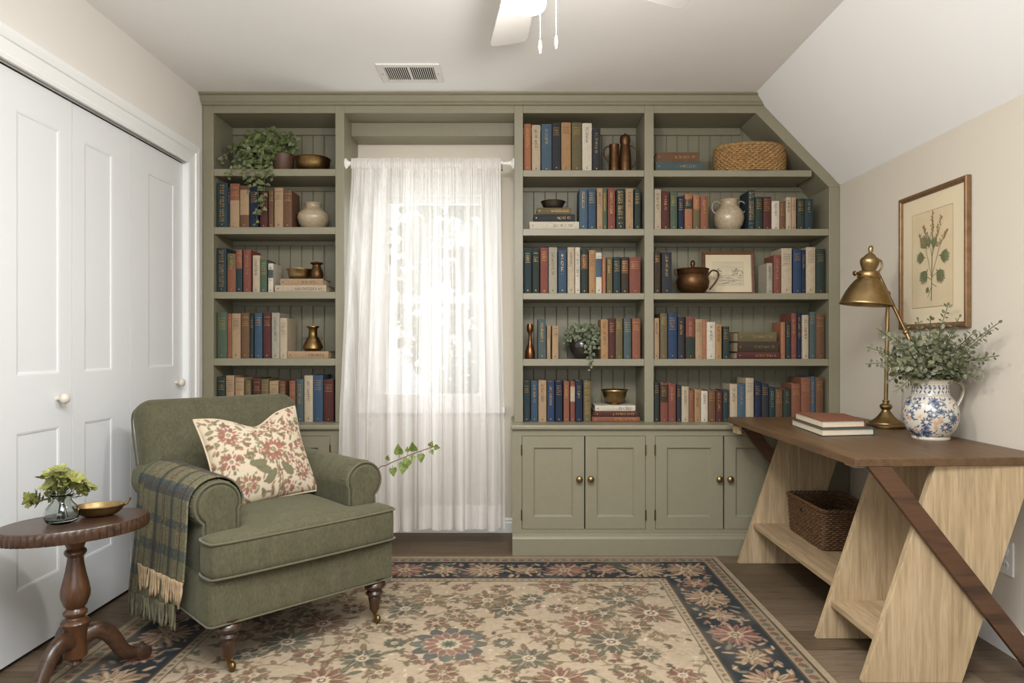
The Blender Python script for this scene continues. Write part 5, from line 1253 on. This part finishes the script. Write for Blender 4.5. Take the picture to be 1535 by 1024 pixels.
# ------------------------------------------------------------------ desk
DT = .74; d_far, d_nl, d_nr = 3.51, 2.20, 2.29
t = thing('desk', 'brown topped desk with pale slanted oak panel legs and dark diagonal braces', 'desk', (1.43, 2.86, 0))
top = [(1.100, d_nl), (1.768, d_nl + .03), (1.768, d_far), (1.100, d_far)]
MB().prism(top, 'z', DT - .028, DT).build('desktop', M['desk_top'], t, True, bevel=.003)
def pan(Y, th=.026, zt=DT - .0285, w=.325, x0=1.142, k=.335):
    return MB().prism([(x0, 0.0005), (x0 + w, 0.0005), (x0 + w + k * zt, zt), (x0 + k * zt, zt)], 'y', Y, Y + th)
for Y in (2.232, 2.570, 3.462):
    pan(Y).build('leg_panel', M['oak'], t, True, bevel=.0015)
for za, ya, yb in ((.205, 2.596, 3.462), (.145, 2.258, 2.570)):
    x0 = 1.142 + .335 * za + .004
    MB().box(x0, x0 + .31, ya, yb, za - .022, za).build('shelf', M['oak_shelf'], t, True, bevel=.0015)
for Y, nm in ((2.204, 'n'), (3.489, 'f')):
    zt = DT - .0285; xa = 1.145; k = .70
    MB().prism([(xa + .060 + k * (zt - .0), .0005), (xa + .060 + k * zt + .075, .0005), (xa + .075, zt), (xa, zt)], 'y', Y, Y + .022).build('brace', M['brace'], t, True, bevel=.0015)
m = MB().box(1.115, 1.135, 3.40, 3.47, DT - .075, DT - .0285).box(1.115, 1.175, 3.40, 3.47, DT - .036, DT - .0285)
m.build('bracket', M['oak'], t, True)
MB().tube([(1.135, 3.43, DT - .055), (1.185, 3.44, DT - .058)], .004, 8).build('bracket_bolt', M['steel'], t, True)
m = MB().box(1.115, 1.20, 2.235, 2.30, DT - .036, DT - .0285).build('bracket', M['oak'], t, True)
# wicker basket on the lower shelf
bx0, bx1, by0, by1, bzz, bh = 1.345, 1.60, 2.975, 3.36, .2055, .185
bc = Vector(((bx0 + bx1) / 2, (by0 + by1) / 2, bzz)); hx, hy = (bx1 - bx0) / 2, (by1 - by0) / 2
t = thing('basket', 'rectangular dark brown wicker basket on the shelf under the desk', 'basket', bc)
def rrect(u, z):
    k = .93 + .07 * z / bh; a, b, rc = hx * k, hy * k, .018
    L = [2 * (b - rc), PI * rc / 2, 2 * (a - rc), PI * rc / 2] * 2; T_ = sum(L); s = u * T_
    C_ = [(a - rc, b - rc, 0), (-(a - rc), b - rc, PI / 2), (-(a - rc), -(b - rc), PI), (a - rc, -(b - rc), 1.5 * PI)]
    segs = []
    st = [((a, -(b - rc)), (0, 1), (1, 0)), None, ((a - rc, b), (-1, 0), (0, 1)), None, ((-a, b - rc), (0, -1), (-1, 0)), None, ((-(a - rc), -b), (1, 0), (0, -1)), None]
    for i in range(8):
        if s <= L[i] or i == 7:
            if st[i]:
                (x, y), (dx_, dy_), (nx, ny) = st[i]; return x + dx_ * s, y + dy_ * s, nx, ny
            cx, cy, a0 = C_[i // 2]; an = a0 + s / rc; return cx + rc * math.cos(an), cy + rc * math.sin(an), math.cos(an), math.sin(an)
        s -= L[i]
woven(rrect, 19, .004, bh - .012, .0049, 240, .0026, MB(), 8).build('woven_wall', M['wicker_dark'], t, smooth=180)
m = MB()
for o_ in (0, PI): m.tube([(lambda q, i=i: (q[0] + q[2] * .004 * math.cos(i * .8 + o_), q[1] + q[3] * .004 * math.cos(i * .8 + o_), bh - .008 + .004 * math.sin(i * .8 + o_)))(rrect(i / 220, bh)) for i in range(220)], .0062, 6, closed=True)
m.build('braided_rim', M['wicker_dark'], t, smooth=180)
MB().box(-hx * .9, hx * .9, -hy * .9, hy * .9, .001, .008).build('base', M['wicker_dark'], t)
MB().ball((-hx - .002, .02, bh * .72), .012, 12, (.35, 1.3, .8)).build('hand_hole', M['dark'], t)
# two books lying on the desk; pages towards the camera and the room
def lying(label, corners, z0, th, cov, zr=0):
    # corners CCW in xy: near-left, near-right, far-right, far-left
    c = sum((Vector((x, y, 0)) for x, y in corners), Vector()) / 4
    t = thing('book', label, 'book', (c.x, c.y, z0 + .0004), 0, 'books lying on the desk')
    Q = [Vector((x - c.x, y - c.y, 0)) for x, y in corners]
    def ins(e): return [q * (1 - e / q.length) for q in Q]
    def quad(P, a, b): return MB().prism([(p.x, p.y) for p in P], 'z', a, b)
    m = quad(Q, 0, .0032); n = quad(Q, th - .0032, th); m.add(n.v, n.f)
    s0, s1 = Q[1], Q[2]; w = (Q[0] - Q[1]).normalized() * .004
    n = MB().prism([(p.x, p.y) for p in (s0 + w, s0, s1, s1 + w)], 'z', .0032, th - .0032); m.add(n.v, n.f)
    m.build('cover', BM[cov], t, bevel=.0008)
    P = [q * (1 - .008 / q.length) for q in Q]; pg = MB(); k = 7
    pg.prism([(p.x, p.y) for p in P], 'z', .0034, th - .0034)
    pg.build('page_block', M['paper_light'], t)
    return t
lying('grey book with pale pages at the bottom of the desk stack', [(1.237, 2.735), (1.470, 2.775), (1.512, 3.07), (1.272, 3.13)], DT, .030, 'greyteal')
lying('red brown book lying on top of the desk stack beside the lamp', [(1.247, 2.755), (1.440, 2.79), (1.478, 3.06), (1.285, 3.12)], DT + .0306, .031, 'rust')
# ------------------------------------------------------------------ brass desk lamp
LB = Vector((1.664, 3.05, DT + .0004))
t = thing('desk_lamp', 'brass desk lamp with bell shade and jointed arm on the desk', 'lamp', LB)
MB().lathe([(0, 0), (.080, 0), (.083, .004), (.083, .012), (.078, .017), (.070, .019), (.069, .024), (.062, .028), (.046, .038), (.034, .050), (.024, .064), (.018, .072), (.0165, .078), (.022, .084), (.0265, .093), (.022, .102), (.013, .107), (.012, .112), (.0155, .116), (.012, .122), (0, .122)], (0, 0, 0), 48).build('base', M['brass'], t, smooth=40)
pt_ = px(1331, 440, 3.05) - LB
MB().tube([(0, 0, .12), pt_], .0082, 16).build('pole', M['brass'], t, smooth=60)
pa, pb = px(1317, 412, 3.04) - LB, px(1358, 498, 2.96) - LB
MB().tube([pa, pb], .0075, 12).build('arm', M['brass_dark'], t, smooth=60)
MB().ball(pb, .0125, 16).tube([pb, pb + (pb - pa).normalized() * .035], .009, 12).build('arm_tip', M['brass'], t, smooth=60)
MB().ball(pt_, .012, 14).build('arm_joint', M['brass'], t, smooth=60)
sc = px(1298, 520, 3.03) - LB; zr = PZ(457, 3.03) - LB.z
TLT = Matrix.Rotation(math.radians(5), 4, 'Y')
sp = [(.108, 0), (.1085, .004), (.105, .010), (.098, .030), (.086, .058), (.071, .083), (.056, .104), (.046, .114), (.043, .118), (.046, .123), (.046, .140), (.042, .146), (.030, .152), (.028, .158)]
inn = [(r_ - .004, z) for r_, z in sp[::-1] if r_ > .05 and z < .11]
c = Vector((sc.x, sc.y, zr))
sh = MB().lathe(sp + [(.026, .158), (.026, .12)] + inn + [(.104, 0)], c, 48, M=TLT, cap=False).build('lamp_shade', M['brass'], t, smooth=45)
MB().lathe([(.028, .156), (.032, .166), (.038, .182), (.040, .196), (.034, .208), (.024, .214), (.020, .222), (.015, .226), (.0075, .232), (.010, .242), (.011, .252), (.007, .262), (0, .266)], c, 32, M=TLT).build('shade_cap', M['brass'], t, smooth=45)
MB().tube(curve_pts([c + TLT @ Vector(p) for p in ((.034, 0, .205), (.050, 0, .200), (.056, 0, .180), (.050, 0, .160), (.040, 0, .150))], 5), .0042, 8).build('shade_loop', M['brass'], t, smooth=60)
MB().lathe([(0, -.016), (.010, -.016), (.012, -.010), (.006, -.004), (.006, .014), (0, .014)], c + TLT @ Vector((-.056, -.012, .134)), 16, M=Matrix.Rotation(PI / 2, 4, 'Y')).build('switch_knob', M['brass_dark'], t, smooth=50)
MB().ball(c + Vector((0, 0, .045)), .028, 16).build('bulb', M['white_plastic'], t, smooth=180)
# ------------------------------------------------------------------ pitcher with foliage
PC = Vector((PX(1395, 2.67), 2.67, DT + .0004)); s = 2.67 / F
t = thing('pitcher', 'blue and white floral china pitcher of leafy branches on the desk', 'pitcher', PC)
pp = [(24.5, 0), (25.5, 2), (25.3, 5), (28, 8), (33.5, 18), (36.8, 31), (37.0, 42), (34, 53), (29.5, 61), (26, 66), (25, 70), (24.6, 75), (25.4, 82), (28.2, 87), (30, 89.5)]
pcv = curve_pts([Vector((r_, 0, z)) for r_, z in pp], 6); Ls = [0]
for a, b in zip(pcv, pcv[1:]): Ls.append(Ls[-1] + (b - a).length)
Hh = Ls[-1] * s; Ww = 2 * PI * 34 * s
P_ = Paint(0, Ww, 0, Hh, .0021, '#cdc4b4'); r = random.Random(41)
BLU = ['#465670', '#5d6d86', '#364560', '#738095', '#4d586c']
for k in range(330):
    x, y = r.uniform(0, Ww), r.uniform(.012, Hh * .70); P_.leaf(x, y, r.uniform(.007, .018), r.uniform(.003, .008), r.uniform(0, PI), r.choice(BLU + ['#c09a78', '#d8ccb6']))
for k in range(52):
    x, y = r.uniform(0, Ww), r.uniform(.02, Hh * .66); R = r.uniform(.011, .019)
    for q in range(9): P_.leaf(x + R * .75 * math.cos(q * .7), y + R * .75 * math.sin(q * .7), R * .9, R * .38, q * .7 + r.uniform(-.3, .3), r.choice(BLU))
    P_.leaf(x, y, R * .8, R * .7, 0, r.choice(['#d8ccb6', '#2f4060']))
for k in range(14): P_.leaf(r.uniform(0, Ww), r.uniform(.02, Hh * .6), .022, .014, r.uniform(0, 3), '#c5a283')
zb_ = Hh * .735
P_.rect(0, Ww, zb_ - .003, zb_ - .0008, '#7e7a72'); P_.rect(0, Ww, zb_ + .004, zb_ + .0062, '#55607a')
for k in range(26):
    x = Ww * k / 26; P_.leaf(x, zb_ + .016, .017, .008, .8 if k % 2 else -.8, r.choice(BLU)); P_.leaf(x + .004, zb_ + .031, .016, .009, -.9 if k % 2 else .7, r.choice(BLU)); P_.leaf(x, zb_ + .040, .012, .005, 0, r.choice(BLU))
    P_.leaf(x, zb_ - .011, .011, .006, PI / 2, r.choice(BLU))
P_.rect(0, Ww, Hh - .006, Hh, '#a99a80')
def pitch(u, v):
    L = v / Hh * Ls[-1]
    i = min(len(Ls) - 2, max(0, next((k for k in range(len(Ls) - 1) if Ls[k + 1] >= L), len(Ls) - 2))); f = (L - Ls[i]) / max(1e-9, Ls[i + 1] - Ls[i])
    p = pcv[i].lerp(pcv[i + 1], min(1, f)); a = 2 * PI * u / Ww; sp_ = 1 + .10 * max(0, math.cos(a - PI)) ** 6 * max(0, (p.z - 78) / 12)
    return Vector((p.x * s * sp_ * math.cos(a), p.x * s * sp_ * math.sin(a), p.z * s))
P_.mb(pitch).build('body', vcol('blue and white glazed china', .22, coat=.5), t, smooth=180, cols=P_.cols())
MB().lathe(scaled([(0, .3), (24.5, .2)], 2.67), (0, 0, 0), 40, cap=False).lathe(scaled([(29.6, 89.4), (27, 86), (23.5, 78), (23.5, 70), (0, 66)], 2.67), (0, 0, 0), 40, cap=False).build('lining', plain('china glaze', '#b9ab93', .3), t, smooth=60)
handle(MB(), [(24, 76), (30, 85), (41, 84), (48, 76), (47, 64), (40, 50), (35.5, 40), (38, 33)], .0088, 2.67, 12, .55).build('handle', plain('streaked china', '#bdb09a', .25, coat=.4, var=.2, vs=60), t, smooth=60)
rr = random.Random(77); lv, st = MB(), MB()
Z0 = Vector((0, 0, 84 * s))
tips = [(1300, 520), (1303, 545), (1318, 495), (1322, 530), (1335, 570), (1345, 585), (1340, 505), (1358, 488), (1376, 480), (1380, 515), (1395, 478), (1400, 505), (1421, 458), (1428, 500), (1438, 476), (1450, 510), (1455, 530), (1470, 555), (1468, 570), (1443, 572), (1458, 500), (1497, 484), (1480, 500), (1492, 534), (1475, 540), (1366, 540), (1350, 545), (1420, 530), (1405, 545), (1435, 548), (1386, 560), (1415, 562), (1330, 550), (1450, 560), (1372, 500), (1410, 490)]
for x, y in tips:
    far = abs(x - 1395) > 70 or y < 490
    dd = 2.67 + (rr.uniform(-.13, .10) if not far else rr.uniform(-.05, .06))
    dmax = 1.72 * F / (x - 770); dd = min(dd, dmax)
    p = px(x, y, dd) - PC; q = Z0 + Vector((p.x * .12 + rr.uniform(-.02, .02), (p.y) * .2 + rr.uniform(-.02, .02), 0)); q.x = max(-.05, min(.05, q.x)); q.y = max(-.05, min(.05, q.y))
    mid = q.lerp(p, .5) + Vector((0, rr.uniform(-.02, .02), .03 if y < 540 else .035))
    pts = curve_pts([q - Vector((0, 0, .03)), q, mid, p], 8)
    st.tube(pts, .0015, 5); acc = 0; side = 1; n = len(pts); size = .021 if far else .027
    for i, (a, b) in enumerate(zip(pts, pts[1:])):
        acc += (b - a).length
        if i < 9 or acc < .013: continue
        acc = 0; dr0 = (b - a).normalized(); ax = dr0.cross(Vector((rr.uniform(-.6, .6), -1, rr.uniform(-.2, .8)))).normalized()
        for sd in (1, -1):
            dr = ax * sd * .85 + dr0 * rr.uniform(.2, .7) + Vector((0, rr.uniform(-.3, .3), rr.uniform(-.2, .25)))
            add_leaf(lv, a + dr.normalized() * .004, dr, Vector((rr.uniform(-.5, .5), -.8, .7)), size * rr.uniform(.8, 1.2) * (1.15 - .45 * i / n), 'oval', .08, rr.uniform(0, .2), .95)
    add_leaf(lv, pts[-1], pts[-1] - pts[-2], (0, -1, .4), size * .7, 'oval')
for _ in range(190):
    a, q_ = rr.uniform(0, 2 * PI), rr.random() ** .5
    x, y = 1392 + 58 * q_ * math.cos(a), 540 - 36 * q_ * math.sin(a); dd = min(2.67 + rr.uniform(-.12, .08) * math.sqrt(max(.1, 1 - q_ * q_)), 1.72 * F / (x - 770)); p = px(x, y, dd) - PC
    add_leaf(lv, p, (rr.uniform(-1, 1), rr.uniform(-.6, .2), rr.uniform(-.7, .8)), (rr.uniform(-.6, .6), -1, rr.uniform(.1, 1)), rr.uniform(.020, .032), 'oval', .1, rr.uniform(0, .25), 1.0)
    if _ % 3 == 0: st.tube([p, Vector((p.x * .3, p.y * .3, Z0.z + .01))], .0011, 4)
lv.build('foliage', M['euc'], t); st.build('stems', M['stem'], t)

# ------------------------------------------------------------------ botanical print on the right wall
fy0, fy1, fz0, fz1 = 2.650, 3.118, 1.178, 1.770
W, H = fy1 - fy0, fz1 - fz0
t = thing('botanical_picture', 'gilt framed botanical leaf print on the right wall', 'picture', (RX, (fy0 + fy1) / 2, fz0), -PI / 2)
fw = .022                                     # local -Y faces into the room
framebars(W, H, fw, .022).xf(Matrix.Translation(Vector((0, -.024, 0)))).build('frame', M['gold_frame'], t, bevel=.001)
MB().box(-W / 2 + fw - .003, W / 2 - fw + .003, -.012, -.004, fw - .003, H - fw + .003).build('mount', M['mat'], t)
pw, z2, z3 = W * .30, H * .155, H * .845
MB().box(-pw, pw, -.0130, -.012, z2, z3).build('print_paper', M['print'], t)
m = MB(); yy = -.0136
def flat(poly): m.add([(x, yy, z) for x, z in poly], [tuple(range(len(poly)))])
def strip(a, b, w):
    dx_, dz_ = b[0] - a[0], b[1] - a[1]; L = math.hypot(dx_, dz_); nx, nz = -dz_ / L * w / 2, dx_ / L * w / 2
    flat([(a[0] - nx, a[1] - nz), (b[0] - nx, b[1] - nz), (b[0] + nx, b[1] + nz), (a[0] + nx, a[1] + nz)])
bl = [(-pw, z2), (pw, z2), (pw, z3), (-pw, z3)]
for a, b in zip(bl, bl[1:] + bl[:1]): strip(a, b, .0014)
m.build('print_border', plain('sepia line', '#937a54', .9), t)
m = MB(); yy = -.0140; r = random.Random(6)
mg, mp_, mbn = MB(), MB(), MB()
def fleaf(mm, x, z, L, w, ang):
    ca, sa = math.cos(ang), math.sin(ang); P = []
    for u, v in ((0, 0), (.3, .42), (.6, .38), (1, 0), (.6, -.38), (.3, -.42)): P.append((x + L * u * ca - w * v * sa, yy - .0002 * len(mm.f) / 60, z + L * u * sa + w * v * ca))
    mm.add(P, [tuple(range(6))])
def lobed(mm, x, z, L, ang):
    for k in range(5):
        f = .22 + .17 * k; w = L * (.62 - .08 * k)
        for s in (-1, 1): fleaf(mm, x + L * f * .8 * math.cos(ang), z + L * f * .8 * math.sin(ang), w, w * .26, ang + s * .70)
    fleaf(mm, x, z, L, L * .16, ang)
def ux(f): return -pw + 2 * pw * f
def uz(f): return z2 + (z3 - z2) * f
for a, b, w in (((.49, .06), (.51, .5), .0055), ((.51, .5), (.52, .92), .0035), ((.5, .3), (.35, .62), .0028), ((.51, .32), (.70, .62), .0028), ((.51, .52), (.68, .80), .0025), ((.51, .5), (.40, .78), .0025), ((.5, .28), (.30, .34), .003), ((.5, .3), (.72, .38), .003), ((.49, .2), (.4, .1), .003), ((.5, .24), (.62, .2), .003)):
    a_ = (ux(a[0]), uz(a[1])); b_ = (ux(b[0]), uz(b[1])); dx_, dz_ = b_[0] - a_[0], b_[1] - a_[1]; L = math.hypot(dx_, dz_); nx, nz = -dz_ / L * w / 2, dx_ / L * w / 2
    mbn.add([(a_[0] - nx, yy + .0002, a_[1] - nz), (b_[0] - nx, yy + .0002, b_[1] - nz), (b_[0] + nx, yy + .0002, b_[1] + nz), (a_[0] + nx, yy + .0002, a_[1] + nz)], [(0, 1, 2, 3)])
L0_ = .085
for x, z, L, an in ((.42, .40, 1.0, math.radians(225)), (.60, .39, 1.0, math.radians(-48)), (.36, .52, .85, math.radians(175)), (.66, .52, .95, math.radians(-12)), (.40, .60, .9, math.radians(130)), (.44, .60, .7, math.radians(100)), (.54, .58, .7, math.radians(80)), (.42, .22, .4, math.radians(250))): lobed(mg, ux(x), uz(z), L0_ * L, an)
for x0, z0_, x1_, z1_ in ((.52, .70, .52, .96), (.40, .68, .30, .84), (.60, .68, .74, .90), (.66, .60, .86, .74), (.33, .62, .20, .76)):
    for k in range(26):
        f = k / 25; x = ux(x0 + (x1_ - x0) * f) + r.uniform(-.009, .009) * (1.2 - f); z = uz(z0_ + (z1_ - z0_) * f); fleaf(mp_, x, z, .016, .007, math.radians(90 + r.uniform(-60, 60)))
mg.build('printed_leaves', plain('printed leaf green', '#6b6d4c', .9, var=.2, vs=40), t); mp_.build('printed_seed_heads', plain('printed seed brown', '#8c7450', .9), t); mbn.build('printed_stem', plain('printed stem', '#6b6a42', .9), t)

# wall outlet
oc = Vector((RX, 2.462, .340))
t = thing('wall_outlet', 'white double power outlet on the right wall behind the desk', 'outlet', oc, -PI / 2)
MB().box(-.038, .038, -.007, 0, -.062, .062).build('cover_plate', M['white_plastic'], t, bevel=.003)
for z in (.026, -.026):
    s_ = MB().lathe([(0, .0), (.017, 0), (.0165, .002), (0, .002)], (0, -.007, z), 24, M=Matrix.Rotation(PI / 2, 4, 'X')).build('socket', M['trim'], t)
    MB().box(-.007, -.005, -.0096, -.0085, z - .004, z + .005).box(.005, .007, -.0096, -.0085, z - .004, z + .005).build('slots', M['dark'], s_)
MB().ball((0, -.0072, 0), .003, 10, (1, .5, 1)).build('screw', M['steel'], t)

# ------------------------------------------------------------------ light, world, camera
sc_ = bpy.context.scene
w = bpy.data.worlds.new('sky'); sc_.world = w; w.use_nodes = True
wt = w.node_tree; bg = wt.nodes['Background']; bg.inputs[0].default_value = (.88, .94, 1.0, 1); bg.inputs[1].default_value = 1.15
def area(name, loc, rot, sx, sy, power, col):
    l = bpy.data.lights.new(name, 'AREA'); l.shape = 'RECTANGLE'; l.size = sx; l.size_y = sy; l.energy = power; l.color = col
    o = bpy.data.objects.new(name, l); C.objects.link(o); o.location = loc; o.rotation_euler = rot; return o
area('added_rear_fill', ((RWX0 + RWX1) / 2, REAR - .12, (RWZ0 + RWZ1) / 2), (math.radians(118), 0, 0), RWX1 - RWX0, RWZ1 - RWZ0, 44, (.90, .955, 1.0))
area('front_window_daylight', ((WX0 + WX1) / 2, BY + .35, (WZ0 + WZ1) / 2), (math.radians(-90), 0, 0), WX1 - WX0 + .2, WZ1 - WZ0 + .1, 15, (.95, .98, 1.0))
area('added_overhead_fill', ((KX0 + KX1) / 2, (KY0 + KY1) / 2, CZ + .34), (math.radians(55), 0, 0), KX1 - KX0, KY1 - KY0, 132, (.95, .972, 1.0))
l = bpy.data.lights.new('fan_bulb', 'POINT'); l.energy = 44; l.color = (1, .96, .91); l.shadow_soft_size = .06
o = bpy.data.objects.new('fan_bulb', l); C.objects.link(o); o.location = (HX, HY, 2.055)
cam = bpy.data.cameras.new('camera'); cam.sensor_fit = 'HORIZONTAL'; cam.sensor_width = 36; cam.lens = F * 36 / 1535
cam.shift_x = -2.5 / 1535; cam.shift_y = 8 / 1535; cam.clip_start = .05
co_ = bpy.data.objects.new('camera', cam); C.objects.link(co_); co_.location = (0, 0, CAMZ); co_.rotation_euler = (math.radians(90), 0, 0)
sc_.camera = co_
sc_.view_settings.view_transform = 'Standard'; sc_.view_settings.look = 'None'; sc_.view_settings.gamma = 1; sc_.view_settings.exposure = .0; sc_.view_settings.use_curve_mapping = False
sc_.cycles.use_denoising = True
sc_.cycles.max_bounces = 10; sc_.cycles.diffuse_bounces = 6; sc_.cycles.transparent_max_bounces = 16; sc_.cycles.sample_clamp_indirect = 6; sc_.cycles.caustics_reflective = False; sc_.cycles.caustics_refractive = False
